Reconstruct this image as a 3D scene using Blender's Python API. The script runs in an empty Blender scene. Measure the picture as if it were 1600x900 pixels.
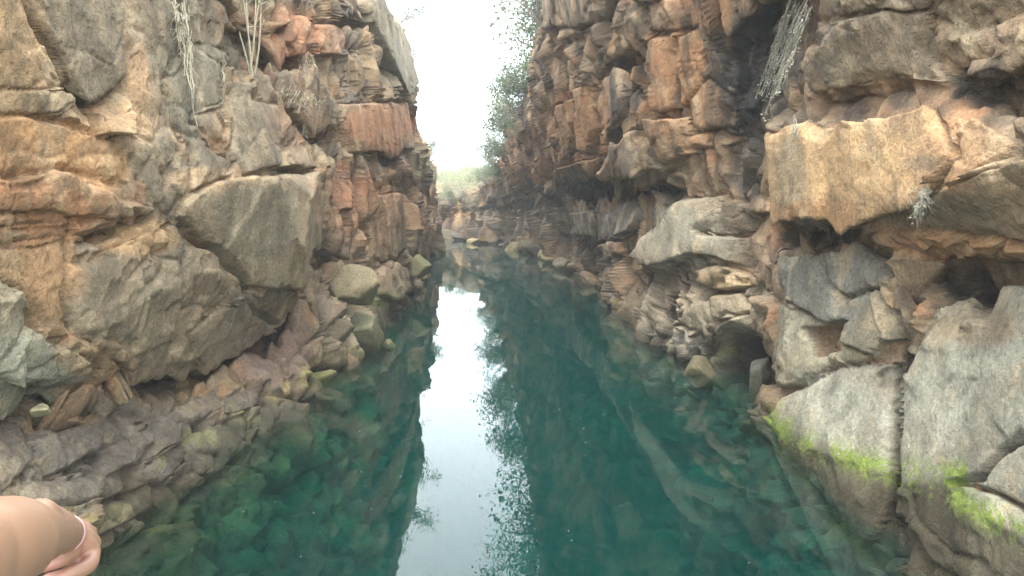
import bpy, bmesh, math, random, time
import numpy as np
from mathutils import Vector, Matrix
T0 = time.time()
random.seed(7); RS = np.random.RandomState(7)
sc = bpy.context.scene
C = sc.collection
R = math.radians

# ------------------------------------------------------------------ camera, sky, sun, exposure
CAM = np.array((0.0, 0.0, 2.6)); FPX = 1155.0; PITCH = math.atan(130.0/1155.0)
cd = bpy.data.cameras.new('camera'); cam = bpy.data.objects.new('camera', cd); C.objects.link(cam)
cam.location = CAM; cam.rotation_euler = (math.pi/2-PITCH, 0, 0)
cd.sensor_width = 36.0; cd.lens = FPX/1600.0*36.0; cd.clip_start = 0.05; cd.clip_end = 3000
sc.camera = cam
SUN_EL, SUN_AZ = R(60), R(195)            # azimuth clockwise from +Y: high behind the camera
w = bpy.data.worlds.new('World'); sc.world = w; w.use_nodes = True
nt = w.node_tree; nt.nodes.clear()
sky = nt.nodes.new('ShaderNodeTexSky'); sky.sky_type = 'NISHITA'; sky.sun_disc = False
sky.sun_elevation = SUN_EL; sky.sun_rotation = SUN_AZ; sky.air_density = 1.0; sky.dust_density = 3.0
ovc = nt.nodes.new('ShaderNodeMix'); ovc.data_type = 'RGBA'; ovc.inputs[0].default_value = 0.82   # overcast: cloud deck over the blue
tc = nt.nodes.new('ShaderNodeTexCoord')
cn = nt.nodes.new('ShaderNodeTexNoise'); cn.inputs['Scale'].default_value = 2.0; cn.inputs['Detail'].default_value = 4
cr = nt.nodes.new('ShaderNodeValToRGB'); cr.color_ramp.elements[0].position = .3; cr.color_ramp.elements[1].position = .7
cr.color_ramp.elements[0].color = (8.2, 9.5, 10.3, 1); cr.color_ramp.elements[1].color = (10.2, 11.0, 11.3, 1)
bg = nt.nodes.new('ShaderNodeBackground'); bg.inputs[1].default_value = 0.15
wo = nt.nodes.new('ShaderNodeOutputWorld')
nt.links.new(tc.outputs['Generated'], cn.inputs['Vector']); nt.links.new(cn.outputs[0], cr.inputs[0])
nt.links.new(sky.outputs[0], ovc.inputs[6]); nt.links.new(cr.outputs[0], ovc.inputs[7])
nt.links.new(ovc.outputs[2], bg.inputs[0]); nt.links.new(bg.outputs[0], wo.inputs[0])
sd = bpy.data.lights.new('sun', 'SUN'); sd.energy = 1.4; sd.angle = R(28); sd.color = (1.0, .97, .92)
sun = bpy.data.objects.new('sun', sd); C.objects.link(sun)
sv = Vector((math.sin(SUN_AZ)*math.cos(SUN_EL), math.cos(SUN_AZ)*math.cos(SUN_EL), math.sin(SUN_EL)))
sun.rotation_euler = sv.to_track_quat('Z', 'Y').to_euler(); sun.location = (0, -5, 30)
vs = sc.view_settings; vs.view_transform = 'Standard'; vs.look = 'None'; vs.exposure = 2.1; vs.gamma = 1; vs.use_curve_mapping = False
cy = sc.cycles; cy.max_bounces = 6; cy.diffuse_bounces = 3; cy.glossy_bounces = 3; cy.transmission_bounces = 4
cy.transparent_max_bounces = 16; cy.volume_bounces = 1; cy.use_denoising = True; cy.sample_clamp_indirect = 8

def project(P):
    """world points (...,3) -> photograph pixels"""
    x = P[..., 0]-CAM[0]; y = P[..., 1]-CAM[1]; z = P[..., 2]-CAM[2]
    ct, st = math.cos(PITCH), math.sin(PITCH)
    d = np.maximum(y*ct-z*st, .05); u = z*ct+y*st
    return 800+FPX*x/d, 450-FPX*u/d
def ray(px, py):
    ct, st = math.cos(PITCH), math.sin(PITCH); a = (px-800)/FPX; b = (450-py)/FPX
    v = np.array((a, ct+b*st, -st+b*ct)); return v/v[1]      # per metre of y
def at(px, py, d):
    return CAM+ray(px, py)*d

# ------------------------------------------------------------------ noise
PERM = np.random.RandomState(3).permutation(4096).astype(np.int32)
G3 = np.random.RandomState(4).normal(size=(4096, 3)).astype(np.float32); G3 /= np.linalg.norm(G3, axis=1)[:, None]
G3X, G3Y, G3Z = (np.ascontiguousarray(G3[:, k]) for k in range(3))
RV = np.random.RandomState(5).uniform(size=(4096, 8)).astype(np.float32)
def h3(i, j, k):
    return PERM[(PERM[(PERM[i & 4095]+j) & 4095]+k) & 4095]
def perlin(P):
    sh = P.shape[:-1]; P = np.asarray(P, np.float32).reshape(-1, 3); x, y, z = (np.ascontiguousarray(P[:, k]) for k in range(3))
    fx, fy, fz = np.floor(x), np.floor(y), np.floor(z); ix, iy, iz = fx.astype(np.int32), fy.astype(np.int32), fz.astype(np.int32)
    x -= fx; y -= fy; z -= fz; f = lambda t: t*t*t*(t*(t*6-15)+10)
    u, v, w_ = f(x), f(y), f(z); res = []
    for a in (0, 1):
        hx = PERM[(ix+a) & 4095]; ry = []
        for b in (0, 1):
            hy = PERM[(hx+iy+b) & 4095]; rz = []
            for c in (0, 1):
                h = PERM[(hy+iz+c) & 4095]; rz.append(G3X[h]*(x-a)+G3Y[h]*(y-b)+G3Z[h]*(z-c))
            ry.append(rz[0]+w_*(rz[1]-rz[0]))
        res.append(ry[0]+v*(ry[1]-ry[0]))
    return (1.6*(res[0]+u*(res[1]-res[0]))).reshape(sh)
def fbm(P, o=4, gain=.5, ridged=False):
    v = 0; a = 1; tot = 0
    for k in range(o):
        n = perlin(P*(2.0**k)+k*17.3)
        v = v+a*((1-2*np.abs(n)) if ridged else n); tot += a; a *= gain
    return v/tot
def voronoi(Q):
    """3-D Voronoi: F1, F2, hash and key of the nearest cell, offset from its seed"""
    sh = Q.shape[:-1]; Q = np.asarray(Q, np.float32).reshape(-1, 3); x, y, z = (np.ascontiguousarray(Q[:, k]) for k in range(3))
    fx, fy, fz = np.floor(x), np.floor(y), np.floor(z); ix, iy, iz = fx.astype(np.int32), fy.astype(np.int32), fz.astype(np.int32); n = len(x)
    F1 = np.full(n, 9e9, np.float32); F2 = F1.copy(); H = np.zeros(n, np.int32); W = np.zeros(n, np.int32); H2 = H; W2 = W
    rx, ry, rz = (np.ascontiguousarray(.12+.76*RV[:, k]) for k in range(3)); x -= fx; y -= fy; z -= fz
    for a in (-1, 0, 1):
        hx = PERM[(ix+a) & 4095]
        for b in (-1, 0, 1):
            hy = PERM[(hx+iy+b) & 4095]
            for c in (-1, 0, 1):
                h = PERM[(hy+iz+c) & 4095]
                q = (x-a-rx[h])**2+(y-b-ry[h])**2+(z-c-rz[h])**2
                m = q < F1; m2 = (q < F2) & ~m; w_ = (a+1)*9+(b+1)*3+c+1
                F2 = np.where(m, F1, np.where(m2, q, F2)); H2 = np.where(m, H, np.where(m2, h, H2)); W2 = np.where(m, W, np.where(m2, w_, W2))
                F1 = np.where(m, q, F1); H = np.where(m, h, H); W = np.where(m, w_, W)
    a = W2//9-1; b = W2//3 % 3-1; c = W2 % 3-1; K2 = ((ix+a+512).astype(np.int64)*1024+(iy+b+256))*1024+(iz+c+512); D2 = np.stack([x-a-rx[H2], y-b-ry[H2], z-c-rz[H2]], -1)
    a = W//9-1; b = W//3 % 3-1; c = W % 3-1; D = np.stack([x-a-rx[H], y-b-ry[H], z-c-rz[H]], -1)
    K = ((ix+a+512).astype(np.int64)*1024+(iy+b+256))*1024+(iz+c+512)
    return np.sqrt(F1).reshape(sh), np.sqrt(F2).reshape(sh), H.reshape(sh), D.reshape(sh+(3,)), K.reshape(sh), H2.reshape(sh), D2.reshape(sh+(3,)), K2.reshape(sh)
def sstep(a, b, x):
    t = np.clip((x-a)/(b-a), 0, 1); return t*t*(3-2*t)
def blur(A, r, ax):
    if r < 1: return A
    k = np.exp(-.5*(np.arange(-2*r, 2*r+1)/r)**2); k /= k.sum()
    p = [(0, 0), (0, 0)]; p[ax] = (2*r, 2*r); B = np.pad(A, p, mode='edge'); out = np.zeros_like(A)
    for i, kk in enumerate(k):
        out += kk*(B[i:i+A.shape[0]] if ax == 0 else B[:, i:i+A.shape[1]])
    return out
def poly_sdf(poly, px, py):
    """signed distance in px to a closed polygon, positive inside"""
    p = np.array(poly, np.float64); d = np.full(px.shape, 1e12); ins = np.zeros(px.shape, bool)
    for i in range(len(p)):
        a = p[i]; b = p[(i+1) % len(p)]; e = b-a
        wx = px-a[0]; wy = py-a[1]; t = np.clip((wx*e[0]+wy*e[1])/(e@e+1e-9), 0, 1)
        d = np.minimum(d, (wx-t*e[0])**2+(wy-t*e[1])**2)
        if a[1] != b[1]:
            c = ((a[1] > py) != (b[1] > py)) & (px < (b[0]-a[0])*(py-a[1])/(b[1]-a[1])+a[0]); ins ^= c
    d = np.sqrt(d); return np.where(ins, d, -d)
def line_dist(pts, px, py):
    d = np.full(px.shape, 1e12); p = np.array(pts, float)
    for i in range(len(p)-1):
        a = p[i]; e = p[i+1]-a; wx = px-a[0]; wy = py-a[1]; t = np.clip((wx*e[0]+wy*e[1])/(e@e+1e-9), 0, 1)
        d = np.minimum(d, (wx-t*e[0])**2+(wy-t*e[1])**2)
    return np.sqrt(d)

# ------------------------------------------------------------------ materials
def new_mat(name):
    m = bpy.data.materials.new(name); m.use_nodes = True; t = m.node_tree; t.nodes.clear()
    o = t.nodes.new('ShaderNodeOutputMaterial'); return m, t, o
def N(t, typ, **kw):
    n = t.nodes.new(typ)
    for k, v in kw.items():
        if k.startswith('_'): setattr(n, k[1:], v)
        else: n.inputs[k.replace('~', ' ')].default_value = v
    return n
def mix_rgb(t, fac, a, b, mode='MIX'):
    n = t.nodes.new('ShaderNodeMix'); n.data_type = 'RGBA'; n.blend_type = mode
    for s, v in ((0, fac), (6, a), (7, b)):
        if hasattr(v, 'links'): t.links.new(v, n.inputs[s])
        else: n.inputs[s].default_value = v
    return n.outputs[2]
def ramp(t, v, stops):
    n = t.nodes.new('ShaderNodeValToRGB'); e = n.color_ramp.elements
    while len(e) < len(stops): e.new(.5)
    for q, (p, c) in zip(e, stops):
        q.position = p; q.color = (c, c, c, 1) if not hasattr(c, '__len__') else (*c, 1)
    t.links.new(v, n.inputs[0]); return n.outputs[0]
def rock_material():
    m, t, o = new_mat('rock'); L = t.links
    at_ = N(t, 'ShaderNodeAttribute', _attribute_name='Col'); geo = N(t, 'ShaderNodeNewGeometry')
    def noise(scale, detail=4, rough=.6, stretch=None):
        n = N(t, 'ShaderNodeTexNoise', Scale=scale, Detail=detail, Roughness=rough)
        if stretch:
            mp = N(t, 'ShaderNodeMapping'); mp.inputs['Scale'].default_value = stretch
            L.new(geo.outputs['Position'], mp.inputs[0]); L.new(mp.outputs[0], n.inputs['Vector'])
        else: L.new(geo.outputs['Position'], n.inputs['Vector'])
        return n.outputs[0]
    n1 = noise(3.2, 6, .65); n2 = noise(24, 5, .7); n3 = noise(90, 3, .6)
    c = mix_rgb(t, 1.0, at_.outputs['Color'], ramp(t, n1, [(.28, .74), (.5, 1.0), (.72, 1.22)]), 'MULTIPLY')
    c = mix_rgb(t, 1.0, c, ramp(t, n2, [(.3, .66), (.5, 1.0), (.7, 1.28)]), 'MULTIPLY')
    c = mix_rgb(t, .7, c, ramp(t, n3, [(.3, .72), (.5, 1.0), (.7, 1.25)]), 'MULTIPLY')
    # pale lichen and mineral specks
    n4 = noise(38, 4, .75); n5 = noise(1.1, 3, .5)
    f = N(t, 'ShaderNodeMath', _operation='MULTIPLY')
    L.new(ramp(t, n4, [(.62, 0.0), (.7, 1.0)]), f.inputs[0]); L.new(ramp(t, n5, [(.45, 0.0), (.65, .75)]), f.inputs[1])
    c = mix_rgb(t, f.outputs[0], c, (.46, .43, .35, 1))
    # pits
    vo = N(t, 'ShaderNodeTexVoronoi', Scale=26.0); wv = N(t, 'ShaderNodeVectorMath', _operation='ADD')
    ns = N(t, 'ShaderNodeTexNoise', Scale=14.0, Detail=3.0); L.new(geo.outputs['Position'], ns.inputs['Vector'])
    sc_ = N(t, 'ShaderNodeVectorMath', _operation='SCALE'); sc_.inputs['Scale'].default_value = .12
    L.new(ns.outputs['Color'], sc_.inputs[0]); L.new(geo.outputs['Position'], wv.inputs[0]); L.new(sc_.outputs[0], wv.inputs[1]); L.new(wv.outputs[0], vo.inputs['Vector'])
    pit = ramp(t, vo.outputs['Distance'], [(.10, 0.0), (.26, 1.0)])
    pm = N(t, 'ShaderNodeMath', _operation='MULTIPLY'); L.new(at_.outputs['Alpha'], pm.inputs[0]); pm.inputs[1].default_value = 1.0
    hs = N(t, 'ShaderNodeMath', _operation='ADD'); L.new(n2, hs.inputs[0])
    h2 = N(t, 'ShaderNodeMath', _operation='MULTIPLY_ADD'); L.new(n3, h2.inputs[0]); h2.inputs[1].default_value = .35; L.new(hs.outputs[0], h2.inputs[2])
    pd = N(t, 'ShaderNodeMath', _operation='MULTIPLY'); L.new(pit, pd.inputs[0]); L.new(pm.outputs[0], pd.inputs[1]); L.new(pd.outputs[0], hs.inputs[1])
    b = N(t, 'ShaderNodeBump', Strength=1.0, Distance=.03); L.new(h2.outputs[0], b.inputs['Height'])
    p = N(t, 'ShaderNodeBsdfPrincipled', Roughness=.85); p.inputs['Specular IOR Level'].default_value = .25
    L.new(c, p.inputs['Base Color']); L.new(b.outputs[0], p.inputs['Normal']); L.new(p.outputs[0], o.inputs[0])
    return m
ROCK = rock_material()
def plain(name, col, rough=.7, var=.25, scale=20, bump=0, trans=0):
    m, t, o = new_mat(name); L = t.links
    tcx = N(t, 'ShaderNodeTexCoord'); n = N(t, 'ShaderNodeTexNoise', Scale=scale, Detail=4.0); L.new(tcx.outputs['Object'], n.inputs['Vector'])
    c = mix_rgb(t, 1.0, (*col, 1), ramp(t, n.outputs[0], [(.3, 1-var), (.7, 1+var)]), 'MULTIPLY')
    oi = N(t, 'ShaderNodeObjectInfo'); c = mix_rgb(t, 1.0, c, ramp(t, oi.outputs['Random'], [(0, .8), (1, 1.15)]), 'MULTIPLY')
    p = N(t, 'ShaderNodeBsdfPrincipled', Roughness=rough); L.new(c, p.inputs['Base Color'])
    if bump:
        b = N(t, 'ShaderNodeBump', Strength=bump, Distance=.01); L.new(n.outputs[0], b.inputs['Height']); L.new(b.outputs[0], p.inputs['Normal'])
    if trans:
        tr = N(t, 'ShaderNodeBsdfTranslucent'); L.new(c, tr.inputs[0]); ms = N(t, 'ShaderNodeMixShader'); ms.inputs[0].default_value = trans
        L.new(p.outputs[0], ms.inputs[1]); L.new(tr.outputs[0], ms.inputs[2]); L.new(ms.outputs[0], o.inputs[0])
    else: L.new(p.outputs[0], o.inputs[0])
    return m

def link(name, me, mat=None, parent=None, **props):
    o = bpy.data.objects.new(name, me); C.objects.link(o)
    if mat is not None and me is not None and not me.materials: me.materials.append(mat)
    if parent is not None: o.parent = parent
    for k, v in props.items(): o[k] = v
    return o
def np_mesh(name, V, F, col=None, smooth=False):
    """V (n,3), F (m,4) quads or (m,3)"""
    me = bpy.data.meshes.new(name); n = len(V); m = len(F); k = F.shape[1]
    me.vertices.add(n); me.vertices.foreach_set('co', np.ascontiguousarray(V, np.float32).ravel())
    me.loops.add(m*k); me.loops.foreach_set('vertex_index', np.ascontiguousarray(F, np.int32).ravel())
    me.polygons.add(m); me.polygons.foreach_set('loop_start', np.arange(0, m*k, k, dtype=np.int32))
    try: me.polygons.foreach_set('loop_total', np.full(m, k, np.int32))
    except Exception: pass
    if smooth: me.polygons.foreach_set('use_smooth', np.ones(m, bool))
    me.update(calc_edges=True)
    if col is not None:
        a = me.color_attributes.new('Col', 'FLOAT_COLOR', 'POINT'); a.data.foreach_set('color', np.ascontiguousarray(col, np.float32).ravel())
    return me
def srgb(r, g, b):
    f = lambda c: (c/255/12.92) if c/255 <= .04045 else ((c/255+.055)/1.055)**2.4
    return np.array((f(r), f(g), f(b)), np.float32)

# ------------------------------------------------------------------ the two cliffs
# profiles: distance y -> (nominal height, x) pairs; nominal 9 is the rim
LEFT_TAB = {
 2.0: [(-5,-.3),(-2.5,-1.7),(-1,-2.7),(0,-3.25),(.55,-3.45),(1.0,-3.75),(1.5,-3.5),(2.5,-3.4),(4,-3.4),(6,-3.5),(8,-3.8),(9,-4.3)],
 5.0: [(-5,-.3),(-2.5,-1.6),(-1,-2.6),(0,-3.2),(.7,-3.42),(1.15,-3.8),(1.4,-3.4),(2.5,-3.3),(4,-3.35),(6,-3.5),(8,-3.8),(9,-4.3)],
 7.5: [(-5,-.3),(-2.5,-1.5),(-1,-2.5),(0,-3.1),(.4,-3.25),(.75,-3.6),(1.0,-3.3),(2.0,-3.1),(3.0,-3.15),(4,-3.3),(6,-3.5),(8,-3.8),(9,-4.3)],
 9.5: [(-5,-.3),(-2.5,-1.4),(-1,-2.3),(0,-2.9),(.5,-3.1),(1.0,-3.35),(1.35,-3.0),(2.2,-2.9),(3.0,-3.0),(4,-3.3),(6,-3.5),(8,-3.8),(9,-4.3)],
 11.2:[(-5,-.3),(-2.5,-1.4),(-1,-2.2),(0,-2.75),(.5,-2.95),(1.0,-3.2),(1.6,-2.95),(2.6,-2.85),(3.1,-3.1),(4,-3.5),(6,-3.7),(8,-3.9),(9,-4.3)],
 12.5:[(-5,-.3),(-2.5,-1.4),(-1,-2.2),(0,-2.8),(.8,-3.0),(1.6,-3.25),(2.6,-3.35),(4,-3.45),(6,-3.6),(8,-3.8),(9,-4.3)],
 15:  [(-5,-.4),(-2.5,-1.5),(-1,-2.3),(0,-2.75),(.8,-2.95),(1.6,-3.1),(2.6,-3.2),(4,-3.3),(6,-3.4),(8,-3.7),(9,-4.3)],
 20:  [(-5,-.5),(-2.5,-1.7),(-1,-2.5),(0,-2.8),(.8,-3.0),(2.6,-3.05),(4,-3.15),(6,-3.4),(7.5,-3.6),(9,-4.3)],
 25:  [(-5,-.5),(-2.5,-1.8),(-1,-2.7),(0,-3.0),(2.6,-3.2),(4,-3.35),(5.8,-3.6),(7,-3.55),(8.2,-3.75),(9,-4.3)],
 28:  [(-5,-.6),(-2.5,-2.0),(-1,-2.9),(0,-3.2),(2.6,-3.35),(4,-3.5),(5.6,-3.8),(6.6,-3.5),(7.8,-3.55),(9,-4.2)],
 31:  [(-5,-.8),(-2.5,-2.2),(-1,-3.1),(0,-3.4),(2.6,-3.5),(4,-3.6),(6,-4.0),(8,-4.4),(9,-4.7)],
 46:  [(-5,-2.0),(-2.5,-3.4),(-1,-4.2),(0,-4.4),(4,-4.45),(7,-4.7),(9,-5.0)],
 52:  [(-5,-4.0),(-2.5,-5.2),(-1,-6.1),(0,-6.4),(4,-6.6),(7,-7),(9,-7.6)],
 75:  [(-5,-14),(-2.5,-16),(-1,-17),(0,-18),(4,-19),(7,-20),(9,-21)],
}
RIGHT_TAB = {
 2.0: [(-5,.6),(-2.5,2.2),(-1,2.75),(0,3.0),(1,3.15),(2.1,3.25),(2.5,3.3),(3,2.95),(4,3.1),(6,2.95),(8,2.8),(9,3.3)],
 5.0: [(-5,.6),(-2.5,2.3),(-1,2.8),(0,3.0),(1,3.2),(2.0,3.3),(2.35,3.4),(2.75,3.0),(3.4,3.05),(3.9,3.25),(4.3,3.0),(6,2.9),(8,2.7),(9,3.2)],
 8.6: [(-5,.6),(-2.5,2.4),(-1,2.9),(0,3.08),(1,3.15),(2.0,3.2),(2.3,3.25),(2.6,2.92),(3.4,2.95),(3.9,3.05),(4.3,2.85),(6,2.7),(8,2.5),(9,3.0)],
 9.3: [(-5,.6),(-2.5,2.4),(-1,2.95),(0,3.2),(1,3.35),(2,3.45),(3,3.55),(4,3.6),(5,3.5),(6,3.1),(8,2.4),(9,2.8)],
 10.8:[(-5,.6),(-2.5,2.4),(-1,2.95),(0,3.2),(.6,3.35),(1.2,3.3),(2,3.4),(3,3.5),(4,3.55),(5,3.3),(6,2.9),(8,2.1),(9,2.5)],
 12:  [(-5,.6),(-2.5,2.3),(-1,2.75),(0,2.95),(.4,3.1),(.8,2.95),(1.6,2.95),(2.4,2.95),(3,3.0),(4,2.8),(5,2.65),(6,2.4),(8,1.8),(9,2.2)],
 14.3:[(-5,.3),(-2.5,1.5),(-1,2.2),(0,2.6),(.8,2.65),(1.6,2.6),(2.3,2.6),(2.75,2.95),(3.2,2.4),(4,2.25),(6,1.9),(8,1.4),(9,1.8)],
 18:  [(-5,.3),(-2.5,1.4),(-1,2.2),(0,2.6),(1,2.6),(2,2.55),(2.6,2.7),(3.2,2.2),(4,2.05),(6,1.6),(8,1.1),(9,1.5)],
 22:  [(-5,.2),(-2.5,1.4),(-1,2.2),(0,2.6),(1,2.55),(2.2,2.45),(3,2.25),(4,1.9),(6,1.35),(8,.85),(9,1.2)],
 28:  [(-5,.0),(-2.5,1.2),(-1,2.0),(0,2.4),(2.2,2.2),(4,1.65),(6,1.0),(8,.6),(9,.9)],
 34:  [(-5,-.6),(-2.5,.6),(-1,1.6),(0,2.0),(2.2,1.8),(4,1.2),(6,.6),(8,.2),(9,.5)],
 40:  [(-5,-1.6),(-2.5,-.4),(-1,.7),(0,1.1),(2.2,.9),(4,.5),(6,0),(8,-.5),(9,-.3)],
 46:  [(-5,-2.8),(-2.5,-1.6),(-1,-.4),(0,.0),(2.2,-.2),(5,-.7),(8,-1.2),(9,-1)],
 57:  [(-5,-7.0),(-2.5,-5.8),(-1,-4.6),(0,-4.0),(2.2,-4.2),(5,-4.5),(8,-4.7),(9,-4.5)],
 62:  [(-5,-12),(-2.5,-11),(-1,-10),(0,-9.4),(2.2,-9.4),(5,-9.4),(9,-9)],
 75:  [(-5,-24),(-2.5,-23),(-1,-22),(0,-21),(2.2,-21),(5,-21),(9,-20)],
}
LEFT_RIM = [(2,8.6),(20,9),(28,9),(31,8.2),(36,6.6),(46,5.0),(52,4.8),(75,5)]
RIGHT_RIM = [(2,8.6),(10,8.8),(22,8.6),(28,7.6),(34,6.6),(40,5.4),(46,4.3),(57,3.2),(62,3.2),(75,4)]

# traced blocks: (polygon px, out m, tilt x m/100px, tilt y m/100px, roughness, edge px, crack m, colour, strength, pits, name, label)
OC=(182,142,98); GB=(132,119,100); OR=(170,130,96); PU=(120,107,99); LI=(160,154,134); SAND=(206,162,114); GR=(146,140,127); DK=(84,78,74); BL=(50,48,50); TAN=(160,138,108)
LEFT_BLOCKS = [
 ([(-80,-60),(36,-60),(42,0),(66,55),(90,90),(107,137),(60,140),(-80,136)], .06,0,.02,.25,5,.10,OC,.7,.3,'rock_slab','ochre slab in the upper corner, beside the slanting crack'),
 ([(48,-60),(196,-60),(196,60),(199,114),(165,121),(112,131),(94,84),(73,50),(50,0)], .11,0,.03,.3,4,.10,GB,.85,.9,'rock_slab','grey pitted slab between the slanting crack and a pale ridge'),
 ([(136,167),(200,143),(206,180),(190,212),(156,210),(148,190)], .14,.02,.1,.25,4,.12,OC,.6,.2,'rock_block',None),
 ([(-80,141),(104,141),(121,151),(97,177),(60,182),(-80,166)], .05,0,.05,.4,4,.07,TAN,.6,.2,'rock_slab',None),
 ([(-80,186),(40,184),(98,192),(150,216),(192,218),(206,252),(212,285),(100,262),(40,290),(-80,292)], -.01,0,.05,.3,6,.04,OC,.9,.1,'rock_face','warm ochre face under the dark notch'),
 ([(-80,294),(100,268),(165,298),(182,310),(246,324),(240,334),(200,342),(118,338),(-80,328)], .20,.0,.10,.3,4,.14,OR,.35,.1,'rock_ledge',None),
 ([(-80,331),(84,331),(112,340),(110,352),(-80,354)], .13,.0,.05,.3,3,.10,TAN,.5,.1,'rock_ledge',None),
 ([(116,353),(182,347),(140,374),(116,370)], .10,0,.0,.3,3,.08,GB,.6,.1,'rock_ledge',None),
 ([(-80,357),(104,356),(114,371),(46,378),(-80,386)], .06,0,.05,.3,3,.08,TAN,.6,.1,'rock_ledge',None),
 ([(118,378),(165,380),(150,396),(121,402)], .06,0,0,.3,2,.05,GR,.6,.1,'rock_flake',None),
 ([(-80,390),(30,388),(104,378),(106,404),(106,480),(122,522),(78,532),(62,492),(30,452),(-80,420)], .02,0,0,.2,4,.05,OC,.9,0,'rock_face','smooth orange-tan face left of a thin upright crack'),
 ([(-80,424),(0,430),(30,456),(60,500),(76,534),(122,547),(136,590),(100,610),(0,634),(-80,650)], .10,0,-.06,.6,8,.08,LI,.85,.4,'rock_face','pale lichen-blotched rock bulging from the foot of the wall'),
 ([(110,404),(160,396),(200,382),(240,366),(268,345),(292,358),(338,392),(374,432),(384,452),(384,466),(338,482),(296,520),(308,560),(311,577),(200,590),(190,576),(126,522),(108,480)], .05,0,-.02,.45,6,.06,GB,.55,.15,'rock_face','broad rippled brown-grey face under the big smooth block'),
 ([(293,521),(340,483),(386,467),(430,455),(470,455),(476,482),(440,512),(386,546),(313,577),(310,560)], .02,.03,-.18,.25,4,.10,GB,.7,.1,'rock_block','shadowed wedge block under the big smooth block'),
 ([(272,340),(300,303),(342,282),(400,274),(490,271),(508,310),(512,380),(492,402),(476,450),(430,453),(388,446),(376,428),(340,388),(296,353)], .10,-.02,.03,.16,5,.10,(152,132,104),.9,.35,'rock_block','big smooth grey-brown block jutting from the wall'),
 ([(204,-60),(262,-60),(300,62),(262,110),(272,190),(300,240),(296,300),(268,338),(250,330),(212,262),(206,180),(204,110)], .02,0,0,.4,6,.05,GB,.7,.4,'rock_face',None),
 ([(265,110),(302,64),(346,76),(348,160),(303,176),(318,216),(362,250),(370,272),(300,300),(302,240),(274,190)], .05,0,0,.35,5,.06,GB,.8,.4,'rock_face',None),
 ([(304,181),(346,166),(358,200),(362,246),(345,236),(320,215)], .0,0,0,.3,3,.06,OR,.6,0,'rock_face',None),
 ([(368,128),(392,128),(393,155),(430,165),(440,200),(446,258),(386,274),(366,240),(362,160)], .12,0,.02,.25,4,.09,GB,.9,.2,'rock_block',None),
 ([(442,238),(480,225),(496,264),(446,268)], .10,0,0,.3,4,.10,TAN,.6,.1,'rock_block',None),
 ([(432,120),(480,112),(532,164),(532,194),(482,200),(442,170)], .16,0,.05,.4,5,.12,GB,.9,.4,'rock_block',None),
 ([(448,28),(478,22),(502,48),(498,84),(462,88),(446,62)], .10,0,0,.7,4,.08,(190,124,84),1,0,'rock_block','rust-orange block under the dry shrub'),
 ([(500,36),(538,40),(540,90),(505,86)], .08,0,0,.4,4,.08,(172,120,86),.9,0,'rock_block',None),
 ([(572,-60),(586,-30),(592,0),(630,50),(655,98),(655,122),(641,145),(626,150),(610,120),(582,62),(570,20)], .30,0,.1,.15,5,.15,GB,1,.2,'rock_block','large smooth overhanging block near the rim'),
 ([(536,162),(640,160),(650,234),(548,240)], .12,0,0,.3,5,.10,OR,.9,0,'rock_block','orange slab below the overhanging rim block'),
 ([(576,305),(632,300),(640,380),(610,420),(580,400)], .1,0,0,.3,5,.10,OR,.5,0,'rock_block',None),
 ([(42,690),(150,655),(168,680),(165,700),(88,746),(60,722)], .08,0,-.1,.4,5,.09,PU,.9,.5,'ledge_stone',None),
 ([(-80,640),(40,650),(52,720),(0,768),(-80,790)], .10,0,-.1,.5,6,.10,PU,.8,.4,'ledge_stone',None),
 ([(97,658),(150,636),(216,655),(212,680),(172,694),(155,660)], .0,0,-.05,.5,4,.06,TAN,.8,.3,'ledge_stone',None),
 ([(172,702),(245,657),(290,660),(286,690),(230,722),(176,736)], .07,0,-.1,.4,5,.08,PU,.8,.5,'ledge_stone',None),
 ([(226,727),(286,692),(300,716),(242,760),(222,750)], .10,0,-.15,.4,4,.10,PU,.7,.4,'ledge_stone',None),
 ([(272,634),(340,604),(346,640),(316,655),(282,652)], .04,0,-.05,.5,4,.08,PU,.9,.4,'ledge_stone',None),
 ([(293,702),(310,676),(388,646),(396,668),(352,735),(296,746)], .10,0,-.12,.5,6,.10,(150,146,104),.9,.3,'ledge_stone','mossy yellow-grey stone at the edge of the pool'),
 ([(348,620),(410,600),(415,626),(386,643),(350,650)], .05,0,-.05,.5,4,.08,PU,.9,.3,'ledge_stone',None),
 ([(412,630),(436,634),(438,650),(420,676),(405,670),(398,655)], .10,0,-.05,.5,4,.08,LI,.8,.3,'ledge_stone',None),
 ([(60,728),(90,750),(170,738),(168,775),(110,795),(40,790),(20,765)], .08,0,-.1,.5,5,.09,PU,.8,.5,'ledge_stone',None),
 ([(150,800),(228,770),(238,795),(200,815),(150,838),(110,850)], .12,0,-.1,.5,4,.10,(140,132,92),.8,.3,'ledge_stone','low mossy slab just above the water'),
 ([(585,430),(612,405),(636,420),(640,452),(615,470),(588,462)], .25,0,-.05,.3,5,.12,GB,.8,.2,'rock_block',None),
]
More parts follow.
